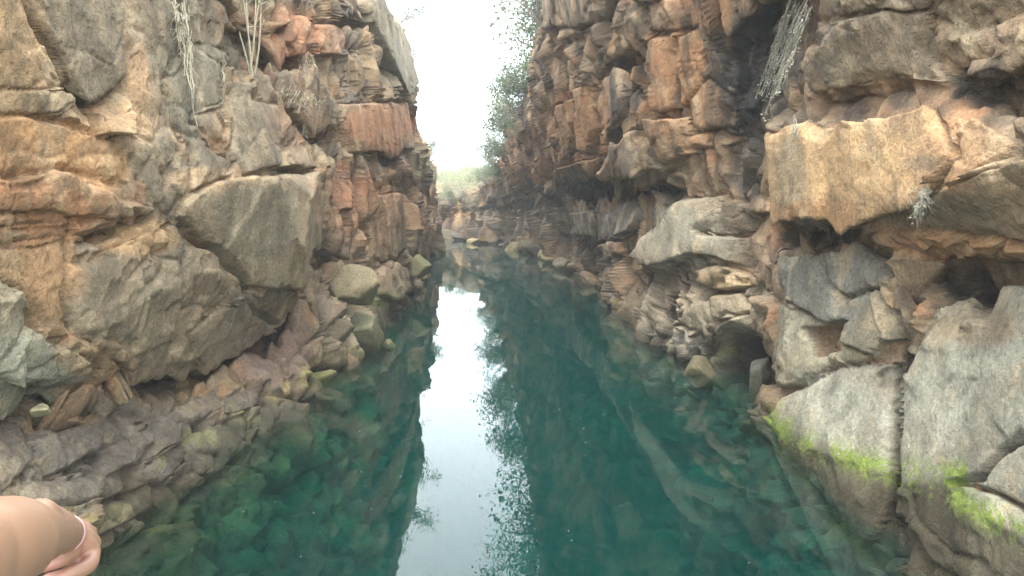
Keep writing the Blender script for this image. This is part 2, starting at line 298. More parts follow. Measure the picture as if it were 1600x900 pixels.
LEFT_FORM = [   # (polygon, out m, edge px) soft recesses and bulges
 ([(112,133),(165,123),(198,117),(201,142),(150,166),(124,152)], -.7, 4),
 ([(34,180),(100,184),(152,212),(192,216),(188,222),(100,194)], -.22, 3),
 ([(134,377),(182,351),(246,332),(244,346),(170,380)], -.35, 3),
 ([(-80,636),(100,614),(200,594),(312,580),(386,550),(440,516),(480,478),(486,500),(450,545),(400,566),(330,596),(250,612),(140,628),(-80,660)], -.8, 5),
 ([(350,40),(400,60),(450,100),(420,125),(380,115),(345,75)], -.20, 10),
 ([(405,85),(470,85),(500,100),(495,112),(430,116)], -.30, 5),
 ([(478,200),(530,198),(535,215),(505,235),(482,222)], -.5, 4),
 ([(530,25),(572,20),(572,50),(535,52)], -.35, 5),
 ([(440,262),(478,262),(476,272),(446,272)], -.15, 3),
 ([(495,395),(515,375),(545,400),(540,415),(510,420)], -.3, 6),
 ([(600,235),(622,232),(618,262),(604,268)], -.35, 5),
 ([(640,400),(680,395),(685,425),(650,432)], -.4, 5),
]
LEFT_GAPS = [   # (polyline, half width px, depth m)
 ([(42,-20),(50,12),(66,55),(80,78),(92,100),(106,135),(122,152),(148,182),(152,206)], 5, .16),
 ([(107,402),(107,480),(122,520),(160,552),(192,578)], 1.6, .07),
 ([(290,356),(314,376),(340,392),(362,412),(378,434),(392,466),(412,495),(428,512)], 3.5, .12),
 ([(284,238),(272,262),(258,296)], 2.5, .08), ([(302,190),(330,212),(350,238)], 1.8, .07),
 ([(100,262),(140,274),(204,290)], 2.5, .10), ([(200,440),(222,420),(236,400),(262,392)], 2, .06),
 ([(80,748),(120,726),(160,712)], 3, .08), ([(130,800),(190,780),(232,762)], 3, .08), ([(220,722),(250,690)], 2, .05),
]
LEFT_PAINT = [  # (px, py, rx, ry, colour, strength)
 (20,60,60,110,(176,140,98),.7),(60,240,120,70,(196,144,92),.9),(170,262,45,35,(214,164,112),.9),(60,330,110,60,(170,116,72),.85),
 (225,370,50,30,(204,160,112),.9),(80,440,55,60,(194,146,100),.8),(215,140,22,90,(196,150,106),.7),(230,165,25,60,(200,156,112),.6),
 (330,280,70,20,(186,150,112),.6),(400,345,70,60,(126,114,94),.7),(200,480,110,70,(140,122,98),.6),(150,560,70,30,(176,140,102),.6),
 (250,555,60,20,(164,142,112),.6),(30,570,80,60,(154,150,132),.8),(470,60,60,50,(180,122,84),.9),(420,30,40,30,(146,100,72),.7),
 (470,180,60,60,(150,112,84),.6),(600,200,60,40,(190,122,76),.8),(580,330,80,60,(176,122,82),.6),(540,290,40,40,(170,110,76),.6),(630,90,40,60,(150,136,116),.8),
 (200,690,220,70,(118,105,97),.8),(430,560,70,50,(124,96,90),.7),(110,650,60,14,(172,134,96),.7),(390,700,60,50,(140,138,90),.5),(560,500,50,60,(142,134,112),.6),
 (490,590,30,20,(170,160,90),.7),(600,465,30,14,(110,116,60),.7),(600,400,60,60,(150,118,88),.5),(660,300,40,90,(166,126,92),.6),(665,240,20,60,(140,136,110),.5),
 (300,120,70,90,(132,122,104),.6),(650,390,40,30,(140,124,98),.6),
]
LEFT_ROUGH = [(480,520,90,90,1.3),(560,300,90,170,1.0),(250,690,260,70,1.0),(450,60,110,90,1.1),(100,300,200,300,.14),(300,180,120,200,.18),(640,250,70,200,.9)]

RIGHT_BLOCKS = [
 ([(1296,32),(1345,22),(1440,18),(1452,60),(1456,100),(1470,128),(1400,121),(1340,131),(1268,146),(1254,112),(1284,62)], .16,0,.05,.3,5,.12,(140,122,102),.9,1,'rock_block','pitted brown-grey block above the dark hollow with streaks'),
 ([(1288,-40),(1440,-60),(1442,14),(1345,18),(1296,28)], .18,0,.05,.4,4,.10,(140,122,102),.9,1,'rock_block',None),
 ([(1456,-60),(1700,-60),(1700,60),(1600,80),(1562,110),(1540,120),(1512,120),(1472,90),(1458,40)], .08,0,.06,.6,5,.12,(146,122,98),.8,.6,'rock_block','rough lichen-speckled block in the top corner, over a dark hole'),
 ([(1196,212),(1250,186),(1300,202),(1400,183),(1452,172),(1475,202),(1491,240),(1456,276),(1440,318),(1332,346),(1290,332),(1202,342),(1182,300)], .10,0,-.02,.16,9,.04,SAND,.9,.1,'rock_slab','bright sandy-orange slab overhanging the grey blocks'),
 ([(1492,244),(1500,186),(1560,200),(1582,222),(1572,242),(1470,292),(1452,312),(1446,300)], .08,0,0,.25,6,.06,(190,146,106),.8,0,'rock_face',None),
 ([(1442,302),(1500,282),(1600,250),(1700,240),(1700,390),(1560,372),(1442,352)], .16,0,0,.3,5,.08,(152,126,100),.8,.1,'rock_slab','grey-brown slab resting on the thin orange layers'),
 ([(1352,356),(1450,357),(1560,376),(1700,396),(1700,436),(1540,404),(1440,402),(1402,396)], .16,0,.0,.7,4,.10,(180,128,86),.9,.1,'rock_ledge','thin layered orange ledge over the cave'),
 ([(1210,402),(1285,396),(1290,440),(1315,466),(1321,500),(1290,506),(1222,466)], .08,0,.03,.2,4,.10,(128,124,114),1,.9,'rock_block','grey pitted block right of the rubble gully'),
 ([(1288,394),(1385,396),(1391,436),(1370,450),(1330,460),(1318,465),(1292,440)], .05,0,.03,.25,4,.09,(116,110,102),1,.9,'rock_block',None),
 ([(1321,466),(1370,451),(1396,490),(1396,516),(1370,556),(1312,536),(1323,500)], .08,0,-.06,.2,4,.10,(138,130,112),1,.2,'rock_block',None),
 ([(1208,470),(1290,509),(1252,514),(1266,561),(1302,548),(1292,570),(1242,602),(1210,604)], .07,0,-.06,.3,5,.07,(150,142,122),1,.1,'rock_block',None),
 ([(1300,552),(1318,540),(1366,558),(1310,570)], .05,0,0,.3,4,.06,(150,138,112),1,0,'rock_block',None),
 ([(1214,622),(1310,572),(1380,568),(1382,620),(1378,720),(1374,850),(1340,835),(1290,780),(1222,715),(1196,650)], .20,0,-.10,.12,8,.12,(162,156,142),1,0,'rock_block','pale smooth wedge with bright green algae along its foot'),
 ([(1416,600),(1446,500),(1480,476),(1600,492),(1700,500),(1700,640),(1600,686),(1562,710),(1530,747),(1488,760),(1540,770),(1700,860),(1700,1060),(1600,960),(1530,925),(1460,870),(1416,800),(1416,700)], .12,0,-.05,.16,7,.12,(150,145,132),1,.1,'rock_slab','large pale slab with damp spots right of the tall gap'),
 ([(1606,688),(1700,650),(1700,850),(1545,765),(1500,760),(1535,750),(1566,714)], .16,0,-.05,.2,4,.08,(138,134,122),1,.1,'rock_slab',None),
 ([(1394,462),(1434,462),(1440,500),(1420,560),(1398,520)], .0,0,0,.3,3,.10,(112,96,82),1,0,'rock_flake',None),
 ([(986,400),(1000,371),(1040,332),(1062,312),(1122,306),(1118,345),(1092,366),(1150,371),(1166,355),(1160,386),(1145,415),(1120,402),(1090,397),(1040,416),(1010,422)], .22,0,-.05,.2,5,.12,(158,146,126),1,0,'rock_slab','smooth pale slab above the rubble on the shaded wall'),
 ([(1087,360),(1118,336),(1126,311),(1166,320),(1162,358),(1130,372)], .08,0,.1,.25,4,.08,(112,98,84),1,0,'rock_block',None),
 ([(962,302),(1010,312),(986,362),(964,372)], .12,0,0,.25,4,.10,(112,106,98),1,0,'rock_block',None),
 ([(890,332),(925,330),(930,372),(897,366)], .15,0,.05,.25,4,.10,(124,100,80),1,0,'rock_block',None),
 ([(930,332),(960,332),(965,374),(934,380)], .10,0,.05,.25,4,.10,(92,84,78),1,0,'rock_block',None),
 ([(935,382),(965,376),(969,395),(951,411)], .2,0,0,.25,3,.10,(170,116,72),1,0,'rock_block','small orange block low on the shaded wall'),
 ([(936,276),(970,222),(1005,192),(1003,240),(1024,265),(986,276),(946,281)], .20,0,.05,.25,5,.12,(146,118,92),1,0,'rock_column',None),
 ([(1007,192),(1070,182),(1081,240),(1032,256),(1004,216)], .20,0,.05,.3,5,.12,(168,122,84),1,0,'rock_column',None),
 ([(1072,212),(1105,206),(1110,230),(1076,236)], .2,0,0,.3,4,.10,(186,134,92),1,0,'rock_block',None),
 ([(1077,160),(1110,122),(1150,150),(1146,198),(1105,204),(1080,200)], .18,0,0,.4,5,.12,(182,134,94),.9,0,'rock_block',None),
 ([(945,125),(970,120),(968,190),(945,225),(938,180)], .15,0,0,.3,4,.12,(158,114,80),1,0,'rock_column',None),
 ([(1012,60),(1050,55),(1050,170),(1020,180),(1010,120)], .12,0,0,.4,4,.10,(176,124,86),1,0,'rock_column',None),
 ([(1052,60),(1095,40),(1110,100),(1075,155),(1054,170)], .12,0,0,.5,4,.10,(178,130,92),1,0,'rock_column',None),
 ([(896,140),(916,130),(928,200),(924,240),(898,236)], .18,0,0,.4,4,.12,(186,134,92),1,0,'rock_column',None),
 ([(866,170),(892,150),(896,240),(872,260)], .18,0,0,.5,4,.12,(180,128,86),1,0,'rock_column',None),
 ([(870,262),(930,245),(934,278),(905,288),(880,290)], .1,0,0,.4,4,.10,(136,110,86),1,0,'rock_block',None),
 ([(845,-40),(940,-40),(942,30),(905,45),(870,36),(852,50),(842,20)], .15,0,0,.35,4,.12,(126,100,80),1,0,'rock_block',None),
 ([(1010,5),(1080,-10),(1078,45),(1012,52)], .15,0,0,.4,4,.12,(168,118,82),1,0,'rock_block',None),
 ([(1100,462),(1150,458),(1166,486),(1150,496),(1120,498),(1106,484)], .18,0,-.05,.4,6,.12,(170,146,112),1,0,'rock_block',None),
 ([(1070,478),(1100,468),(1118,500),(1110,516),(1062,508)], .12,0,-.05,.3,6,.10,(150,138,118),1,0,'rock_block',None),
 ([(1078,420),(1110,412),(1170,424),(1168,446),(1120,456),(1082,446)], .20,0,-.05,.9,5,.12,(176,146,108),1,0,'rock_block',None),
 ([(1140,490),(1165,492),(1172,520),(1150,530),(1118,522)], .12,0,-.05,.5,6,.10,(146,140,128),1,0,'rock_block',None),
]
RIGHT_FORM = [
 ([(1270,148),(1400,126),(1470,132),(1476,156),(1440,170),(1332,198),(1298,196),(1262,180)], -.20, 5),
 ([(1472,94),(1512,126),(1560,116),(1600,84),(1700,60),(1700,170),(1530,184),(1494,172),(1470,150)], -.7, 8),
 ([(1205,352),(1290,350),(1370,361),(1396,392),(1391,440),(1372,404),(1300,387),(1206,392)], -.5, 5),
 ([(1440,404),(1540,408),(1700,440),(1700,486),(1530,488),(1480,470),(1440,462)], -1.2, 10),
 ([(1254,514),(1308,514),(1300,546),(1267,559)], -.30, 7),
 ([(1398,480),(1382,560),(1384,620),(1380,720),(1380,745),(1376,850),(1414,850),(1412,740),(1412,640),(1418,560)], -.9, 4),
 ([(870,288),(910,280),(950,286),(1035,284),(1042,308),(960,322),(890,322)], -.55, 6),
 ([(1118,60),(1140,30),(1210,-20),(1290,-40),(1260,40),(1200,150),(1186,210),(1158,205),(1152,120)], -.45, 14),
 ([(942,88),(1000,78),(1006,112),(968,122),(944,120)], -.40, 6),
 ([(1110,520),(1180,520),(1200,560),(1200,610),(1120,600),(1100,560)], -.8, 8),
 ([(1010,540),(1060,550),(1080,590),(1020,570)], -.3, 6),
 ([(1128,228),(1160,220),(1166,260),(1140,280)], -.25, 6),
 ([(1160,330),(1172,350),(1152,416),(1144,414)], -.25, 3),
 ([(895,370),(930,384),(930,440),(900,430)], -.3, 8),
 ([(1000,120),(1008,120),(1006,190),(998,200)], -.3, 3),
]
RIGHT_GAPS = [
 ([(1450,-20),(1456,60),(1460,104),(1474,132)], 4, .12), ([(1456,172),(1476,204),(1492,244)], 3, .10),
 ([(1600,686),(1562,710),(1530,747),(1488,760)], 3, .12), ([(1288,394),(1290,440),(1318,466),(1324,500)], 2, .08),
 ([(1495,580),(1470,610),(1465,640)], 1.5, .05), ([(1520,560),(1512,590)], 1.5, .05), ([(1300,30),(1340,20),(1380,0)], 2, .07),
 ([(1006,190),(1002,215),(1026,262)], 3, .15), ([(936,278),(960,232),(1000,196)], 2.5, .12),
]
RIGHT_PAINT = [
 (1530,450,90,40,(58,50,44),.95),(1300,370,90,22,(70,64,60),.85),(1540,140,60,40,(62,54,48),.9),(1160,565,50,50,(54,50,48),.9),  # painted shade: cave, band under the slab, upper hole, recess at the foot
 (1300,260,120,50,(208,164,114),.9),(1480,250,70,50,(196,150,108),.7),(1440,255,30,14,(140,122,100),.6),(1360,160,110,30,(136,104,78),.8),(1330,165,18,26,(60,54,50),.6),(1400,150,20,20,(70,60,54),.6),
 (1230,270,30,60,(158,138,112),.7),(1280,330,80,16,(190,140,94),.8),(1500,330,90,30,(150,128,104),.7),(1500,390,120,16,(186,134,90),.8),
 (1300,450,90,60,(124,119,110),.8),(1500,600,120,90,(152,146,132),.9),(1310,640,80,60,(166,160,146),.9),(1510,510,80,30,(140,112,84),.6),
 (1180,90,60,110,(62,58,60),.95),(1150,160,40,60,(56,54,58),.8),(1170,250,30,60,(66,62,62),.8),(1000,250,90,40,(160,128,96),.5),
 (1040,110,70,80,(180,128,86),.85),(900,200,60,70,(178,126,84),.85),(840,260,60,60,(166,120,84),.8),(970,30,90,30,(130,108,88),.7),(1120,20,30,30,(160,112,76),.8),
 (920,300,110,25,(74,70,70),.7),(970,150,24,50,(92,86,84),.7),(1080,370,70,50,(150,142,126),.7),(1090,480,110,80,(150,134,114),.8),(1130,440,50,20,(178,146,104),.7),  # first patch paints shade on the underside of the overhang
 (1180,400,30,40,(140,112,92),.7),(920,380,50,40,(104,92,84),.7),(870,340,60,40,(108,96,88),.7),(1050,540,60,30,(136,128,120),.7),(1120,580,40,30,(144,136,110),.8),
 (780,330,60,40,(140,122,104),.7),(720,320,30,30,(190,150,104),.9),(960,200,10,60,(80,74,72),.6),(1010,100,8,90,(84,78,76),.6),(980,250,14,30,(104,98,96),.5),
]
RIGHT_ROUGH = [(1100,500,110,100,1.3),(900,420,90,70,1.0),(950,120,150,130,.9),(1400,300,220,330,.15),(1170,150,50,150,1.1),(800,330,100,80,1.0)]
MOSS = [((1200,648),(1240,680),(1300,700),(1350,715),(1392,740)), ((1410,745),(1470,760),(1530,790),(1600,830))]
def bil(A, fi, fj):
    i = np.clip(np.floor(fi).astype(int), 0, A.shape[0]-2); j = np.clip(np.floor(fj).astype(int), 0, A.shape[1]-2)
    u = fi-i; v = fj-j
    return A[i, j]*(1-u)*(1-v)+A[i+1, j]*u*(1-v)+A[i, j+1]*(1-u)*v+A[i+1, j+1]*u*v
def wobble(P, amp):
    s = P*np.array((3.1, 3.1, 3.1)); return amp*fbm(s, 3), amp*fbm(s+41.7, 3)
def bbox_eval(poly, px, py, pad, fn):
    p = np.array(poly, float); m = (px > p[:, 0].min()-pad) & (px < p[:, 0].max()+pad) & (py > p[:, 1].min()-pad) & (py < p[:, 1].max()+pad)
    return m, (fn(poly, px[m], py[m]) if m.any() else None)

def build_cliff(name, label, side, tab, rim, blocks, forms, gaps, paint, roughs, NI, NJ, pal, seedoff):
    NYF, NZF = 900, 640
    yF = np.exp(np.linspace(math.log(2.0), math.log(75.0), NYF)); zn = np.linspace(-5, 9, NZF)
    ys = sorted(tab); M = np.array([np.interp(zn, [a for a, b in tab[k]], [b for a, b in tab[k]]) for k in ys])
    ly = np.log(ys); X = np.empty((NYF, NZF))
    for j in range(NZF): X[:, j] = np.interp(np.log(yF), ly, M[:, j])
    X = blur(blur(X, 5, 0), 4, 1)
    rm = np.interp(yF, [a for a, b in rim], [b for a, b in rim])
    Y = np.repeat(yF[:, None], NZF, 1); Z = np.where(zn[None] < 2, zn[None], 2+(zn[None]-2)*(rm[:, None]-2)/7)
    Pb = np.stack([X, Y, Z], -1)
    big = fbm(Pb*np.array((.5, .35, .5))+seedoff, 3)
    X = X-side*.10*big*np.minimum(1, Y/8)*np.where(Z < 0, 2.2, 1)
    wx, wy = wobble(np.stack([X, Y, Z], -1)+seedoff, 1.0)
    ref = [None, None]
    def form(Xc, fs=1.0):
        px, py = project(np.stack([Xc, Y, Z], -1)); k = np.clip(9/Y, .4, 1.5)*3.2
        px = px+wx*k; py = py+wy*k; out = np.zeros_like(Xc); ref[:] = [px, py]
        for poly, o, soft in forms:
            m, s = bbox_eval(poly, px, py, 3*soft, poly_sdf)
            if s is not None: out[m] += fs*o*sstep(-soft, soft, s)*np.clip(Y[m]/9, .7, 2.2)
        for b in blocks:
            poly, o, tx, ty, ro, soft, ck = b[:7]
            m, s = bbox_eval(poly, px, py, 4*soft, poly_sdf)
            if s is None: continue
            c = np.array(poly).mean(0); e = sstep(-soft*.4, soft, s); g = np.clip(Y[m]/9, .7, 2.0)
            dome = 1-.35*np.exp(-np.maximum(s, 0)/(soft*2.2))
            out[m] += g*e*(.62*o*dome+tx*(px[m]-c[0])/100+ty*(py[m]-c[1])/-100)
            out[m] -= .6*g*ck*np.exp(-(s/(soft*.55))**2)
        for pts, hw, dp in gaps:
            m, s = bbox_eval(pts, px, py, 4*hw, line_dist)
            if s is not None: out[m] -= 1.9*np.clip(Y[m]/9, .7, 2)*dp*np.exp(-(s/hw)**2)
        return out
    sm = lambda A: blur(blur(A, 13, 0), 11, 1)
    o1 = form(X, .25); o2 = form(X-side*sm(o1), .25); o3 = form(X-side*sm(.5*(o1+o2))); X = X-side*blur(blur(o3, 1, 0), 1, 1)
    # resample so that vertices are spread evenly over what is seen
    px, py = project(np.stack([X, Y, Z], -1)); D = np.maximum(Y, 3)
    off = ((px < -120) | (px > 1720) | (py < -700) | (py > 1250))
    def wts(ax):
        d = lambda A: np.diff(A, axis=ax)
        sl = (slice(1, None), slice(None)) if ax == 0 else (slice(None), slice(1, None))
        arc = np.sqrt(d(X)**2+d(Y)**2+d(Z)**2)*FPX/D[sl]; pr = np.sqrt(np.minimum(d(px)**2+d(py)**2, arc**2))
        w_ = pr+.35*arc; w_ = np.where(off[sl], .3*w_, w_)
        if ax == 1: w_ = np.where(Z[:, 1:] < -1.5, .35*w_, np.where(Z[:, 1:] < 0, .8*w_, w_)); w_ = np.where(Z[:, 1:] > 5.5, .7*w_, w_)
        w_ = blur(w_, 14, 1-ax); w_ = blur(w_, 2, ax)
        return w_+.12*w_.mean(ax, keepdims=True)
    cI = np.concatenate([np.zeros((1, NZF)), np.cumsum(wts(0), 0)], 0); cJ = np.concatenate([np.zeros((NYF, 1)), np.cumsum(wts(1), 1)], 1)
    YI = np.stack([np.interp(np.linspace(0, cI[-1, j], NI), cI[:, j], np.arange(NYF)) for j in range(NZF)], 1)
    ZJ = np.stack([np.interp(np.linspace(0, cJ[i, -1], NJ), cJ[i], np.arange(NZF)) for i in range(NYF)], 0)
    ii, jj = np.meshgrid(np.arange(NI), np.arange(NJ), indexing='ij'); fz = np.broadcast_to(ZJ.mean(0)[None], (NI, NJ)); fy = bil(YI, ii, fz)
    for _ in range(3):
        fz = bil(ZJ, fy, jj); fy = bil(YI, ii, fz)
    P = np.stack([bil(X, fy, fz), np.interp(fy, np.arange(NYF), yF), bil(Z, fy, fz)], -1)
    # normals, towards the canyon
    def normals(P, r):
        Q = np.stack([blur(blur(P[..., k], r, 0), r, 1) for k in range(3)], -1) if r else P
        n = np.cross(np.gradient(Q, axis=0), np.gradient(Q, axis=1)); n /= np.linalg.norm(n, axis=-1, keepdims=True)+1e-12
        return n*np.where((n[..., 0]*-side).mean() > 0, 1, -1)
    Nn = normals(P, 9)
    d = P[..., 1]; px, py = project(P); qx = bil(ref[0], fy, fz); qy = bil(ref[1], fy, fz)
    rough = np.full(d.shape, .5); wsum = np.zeros(d.shape)
    for x, y, rx, ry, v in roughs:
        g = np.exp(-((px-x)/rx)**2-((py-y)/ry)**2); rough = rough*(1-g)+v*g
    rough = np.where(P[..., 2] < -.05, np.maximum(rough, 1.0), rough)
    bid = np.full(d.shape, -1); edge = np.full(d.shape, 99.0)
    for n_, b in enumerate(blocks):
        m, s = bbox_eval(b[0], qx, qy, 5, poly_sdf)
        if s is None: continue
        t = np.zeros(d.shape, bool); t[m] = s > 0
        vis = d < (13 if (side < 0 and np.array(b[0])[:, 0].mean() < 480) else 60)
        t &= vis & (P[..., 2] > -.7); bid[t] = n_; rough[t] = b[4]
        e = np.full(d.shape, 99.0); e[m] = np.abs(s); edge = np.minimum(edge, e)
    if side > 0:
        for pts in MOSS:
            sg = py-np.interp(px, [a_ for a_, b_ in pts], [b_ for a_, b_ in pts]); zone = (px > pts[0][0]-5) & (px < pts[-1][0]+120) & (d < 9.5)
            rough = np.where(zone, np.maximum(rough, .42*sstep(4, 26, sg)), rough)
    fid = np.full(d.shape, -1)
    for n_, fo in enumerate(forms):
        m, s = bbox_eval(fo[0], qx, qy, 5, poly_sdf)
        if s is None: continue
        tt = np.zeros(d.shape, bool); tt[m] = s > 0; fid[tt] = n_
        e = np.full(d.shape, 99.0); e[m] = np.abs(s); edge = np.minimum(edge, e)
    for pts, hw, dp in gaps:
        m, s = bbox_eval(pts, qx, qy, 5*hw, line_dist)
        if s is not None: e = np.full(d.shape, 99.0); e[m] = np.maximum(s-1.5*hw, 0); edge = np.minimum(edge, e)
    # fractured blocks and facets
    def warp(a, b, ani):
        s = a*(1+d/b); q = np.empty_like(P)
        q[..., 0] = P[..., 0]/s; q[..., 1] = (b/a)*np.log(1+d/b); q[..., 2] = P[..., 2]/s*(1-.62*ani); return q, s
    ani = np.maximum(np.exp(-((px-980)/120)**4-((py-100)/190)**4)*(side > 0), .85*sstep(11, 16, d))
    sp = np.linalg.norm(np.gradient(P, axis=0), axis=-1)
    q, s1 = warp(.52, 14, ani); wv = .13*np.stack([fbm(q*1.1+k_*9.1+seedoff, 2) for k_ in range(3)], -1)
    F1, F2, H, Dv, K, Hb, Db, Kb = voronoi(q+wv+seedoff); Dv = Dv-wv; Db = Db-wv
    # every fracture cell becomes a plane fitted to the form it cuts
    tag_ = ((bid+1)*64+(fid+1)).astype(np.int64)*(1 << 32); k1 = (tag_+K).ravel(); k2 = (tag_+Kb).ravel()
    bi = (bid >= 0).ravel(); cs = voronoi(q.reshape(-1, 3)[bi]*.5+wv.reshape(-1, 3)[bi]*.6+7.7); tb = tag_.ravel()[bi]+(1 << 31)
    k1[bi] = tb+cs[4]; k2[bi] = tb+cs[7]; EB = np.full(bi.shape, 9.0); EB[bi] = (cs[1]-cs[0])*2; EB = EB.reshape(d.shape)
    uq, iv = np.unique(k1, return_inverse=True); iv = iv.ravel(); M_ = len(uq); Pf = P.reshape(-1, 3)
    wgt = (np.clip(edge.ravel()/9, .02, 1)*np.minimum(sp, .3).ravel()*np.linalg.norm(np.gradient(P, axis=1), axis=-1).ravel())
    S0 = np.bincount(iv, wgt, M_)+1e-9; cen = np.stack([np.bincount(iv, wgt*Pf[:, k_], M_)/S0 for k_ in range(3)], 1)
    dd = Pf-cen[iv]; cov = np.empty((M_, 3, 3))
    for a_ in range(3):
        for b_ in range(a_, 3): cov[:, a_, b_] = cov[:, b_, a_] = np.bincount(iv, wgt*dd[:, a_]*dd[:, b_], M_)/S0
    pn = np.linalg.eigh(cov)[1][:, :, 0]; good = np.bincount(iv, minlength=M_) > np.where(uq & (1 << 31), 120, 14)
    Nf = Nn.reshape(-1, 3)
    def to_plane(ix):
        n_ = pn[ix]; den = (n_*Nf).sum(1); den = np.where(np.abs(den) < .3, np.where(den < 0, -.3, .3), den)
        t_ = (n_*(cen[ix]-Pf)).sum(1)/den; return np.where(good[ix], t_, 0)
    ix2 = np.clip(np.searchsorted(uq, k2), 0, M_-1); ix2 = np.where(uq[ix2] == k2, ix2, iv)
    lim = .30*np.clip(d/9, .8, 2.5)
    flat1 = np.clip(to_plane(iv).reshape(d.shape), -lim, lim); flat2 = np.clip(to_plane(ix2).reshape(d.shape), -lim, lim)
    rB = rough; rough = np.where(bid >= 0, np.clip(rough-.15, 0, 1)*.45, rough)
    def cell(H, D):
        t1, t2, t3 = ((RV[(H*m_+c_) & 4095, :3]-.5)*2 for m_, c_ in ((7, 1), (13, 5), (29, 3)))
        return .22*(RV[H, 3]-.5)+.26*(t1*D).sum(-1)-.30*np.maximum(np.maximum((t2*D).sum(-1), (t3*D).sum(-1)), 0)
    E = F2-F1; f = .5-.5*np.clip(E/np.clip(2.0*sp/s1, .03, .6), 0, 1)
    fa1 = np.clip(2.2*s1/sp-1, 0, 1); fb = .5-.5*np.clip(np.where(bid >= 0, EB, E)/np.clip(2.0*sp/s1, .03, .6), 0, 1)
    out = s1*rough*(cell(H, Dv)*(1-f)+cell(Hb, Db)*f)+.94*(flat1*(1-fb)+flat2*fb)*np.clip(edge/4, 0, 1)
    cw = np.clip(.8*sp/s1, .035, .3)
    out -= s1*np.minimum(rough, 1.1)*(.24*(.035/cw)*np.exp(-(E/cw)**2)+.06*np.exp(-(E/.14)**2))*(.35+.65*fa1)
    q2, s2 = warp(.15, 12, ani); w2 = .16*np.stack([perlin(q2*1.2+k_*5.1+seedoff) for k_ in range(3)], -1)
    G1, G2, H2, Dw, K2, Hc, Dc, _k = voronoi(q2+w2+seedoff*1.7); Dw = Dw-w2; Dc = Dc-w2; fa2 = np.clip(1.6*s2/sp-1.2, 0, 1)
    rough = rB; r2 = np.clip(np.where(bid >= 0, np.clip(rough-.12, .02, 1)*.6, rough)*(1+.5*ani), .0, 1.3)
    cell2 = lambda H, D: .42*(RV[H, 4]-.5)+.80*((RV[(H*11+2) & 4095, :3]-.5)*2*D).sum(-1)
    f = .5-.5*np.clip((G2-G1)/np.clip(2.0*sp/s2, .03, .8), 0, 1); cw = np.clip(.8*sp/s2, .07, .4)
    out += fa2*(s2*r2*(cell2(H2, Dw)*(1-f)+cell2(Hc, Dc)*f)-s2*np.clip(r2-.25, 0, 1)*.16*(.07/cw)*np.exp(-((G2-G1)/cw)**2))
    chip = np.exp(-(edge/11)**2)*(bid >= 0); out -= fa2*s2*chip*(.30*np.clip(RV[H2, 7]-.45, 0, 1)+.10*np.abs((RV[(H2*5+1) & 4095, :3]*Dw).sum(-1)))
    out += (bid >= 0)*.012*fbm(P*np.array((4.5, 4.0, 5.0))+seedoff+2, 3, .6)
    lump = fbm(P*np.array((1.6, 1.1, 1.8))+seedoff, 3, .5)
    rip = fbm(P*np.array((6, 5, 6.5))+seedoff, 3, .55, True); fa3 = np.clip(.5/sp/6-.3, 0, 1)
    out += .014*lump*np.clip(d/8, .8, 2)+fa3*(.002+.011*np.clip(rough, 0, 1)**1.5)*rip*np.clip(d/9, .8, 2)
    fa4 = np.clip(.045/sp-.6, 0, 1); out += fa4*(.004+.007*np.clip(rough, 0, 1))*fbm(P*np.array((13., 11., 13.))+seedoff, 3, .6)
    P = P+Nn*out[..., None]
    # colour of the rock, with shade painted into some recesses
    sr = lambda c: srgb(*c)
    n1 = fbm(P*np.array((.9, .6, .9))+seedoff+3, 4); n2 = fbm(P*np.array((3.4, 2.6, .45))+seedoff+8, 3); n3 = fbm(P*2.3+seedoff+5, 3)
    col = sr(pal[0])[None, None]+np.zeros(d.shape+(1,), np.float32); pits = np.full(d.shape, .35, np.float32)
    def lay(c, f):
        nonlocal col
        f = np.clip(f, 0, 1)[..., None]; col = col*(1-f)+sr(c)*f
    lay(pal[1], sstep(-.05, .3, n1)); lay(pal[2], .8*sstep(.1, .4, n3))
    cellr = RV[H, 5]
    lay(pal[3], .75*(cellr > .72)*np.clip(rough, 0, 1)); lay(pal[4], .65*(cellr < .22)*np.clip(rough, 0, 1))
    for n_, b in enumerate(blocks):
        t = bid == n_
        if t.any(): lay(b[7], t*b[8]*np.clip(.82+.5*n3-.4*np.abs(n1), .45, 1)); pits[t] = b[9]
    n4 = fbm(P*np.array((1.9, 1.6, 1.5))+seedoff+21, 5, .62); n5 = fbm(P*np.array((5.5, 4.5, 3.5))+seedoff+27, 4, .65)
    inb = (bid >= 0)
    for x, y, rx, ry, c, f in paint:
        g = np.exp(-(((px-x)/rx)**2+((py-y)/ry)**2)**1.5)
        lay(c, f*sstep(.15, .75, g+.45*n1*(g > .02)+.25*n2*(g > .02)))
    lay((74, 66, 58), ((.45 if side > 0 else .22)+.35*ani)*sstep(.08, .34, n2)*(rough > .2)*(P[..., 2] > 1.2)); lay((206, 176, 138), .35*sstep(.15, .4, -n2)*(P[..., 2] > 1.5))
    lay((92, 80, 66), inb*.38*sstep(.08, .3, n4)); lay((192, 172, 140), inb*.32*sstep(.1, .32, -n4)); lay((78, 68, 56), .3*sstep(.2, .36, n5)); lay((176, 150, 116), .35*sstep(.18, .36, -n5))
    z = P[..., 2]; wet = sstep(.34, .02, z+.25*n3+.1*n2)
    lay((62, 56, 44), .85*wet*(z > -.2)); lay((146, 142, 80), .6*sstep(.1, .35, n3)*np.exp(-((z-.28-.1*n1)/.16)**2))
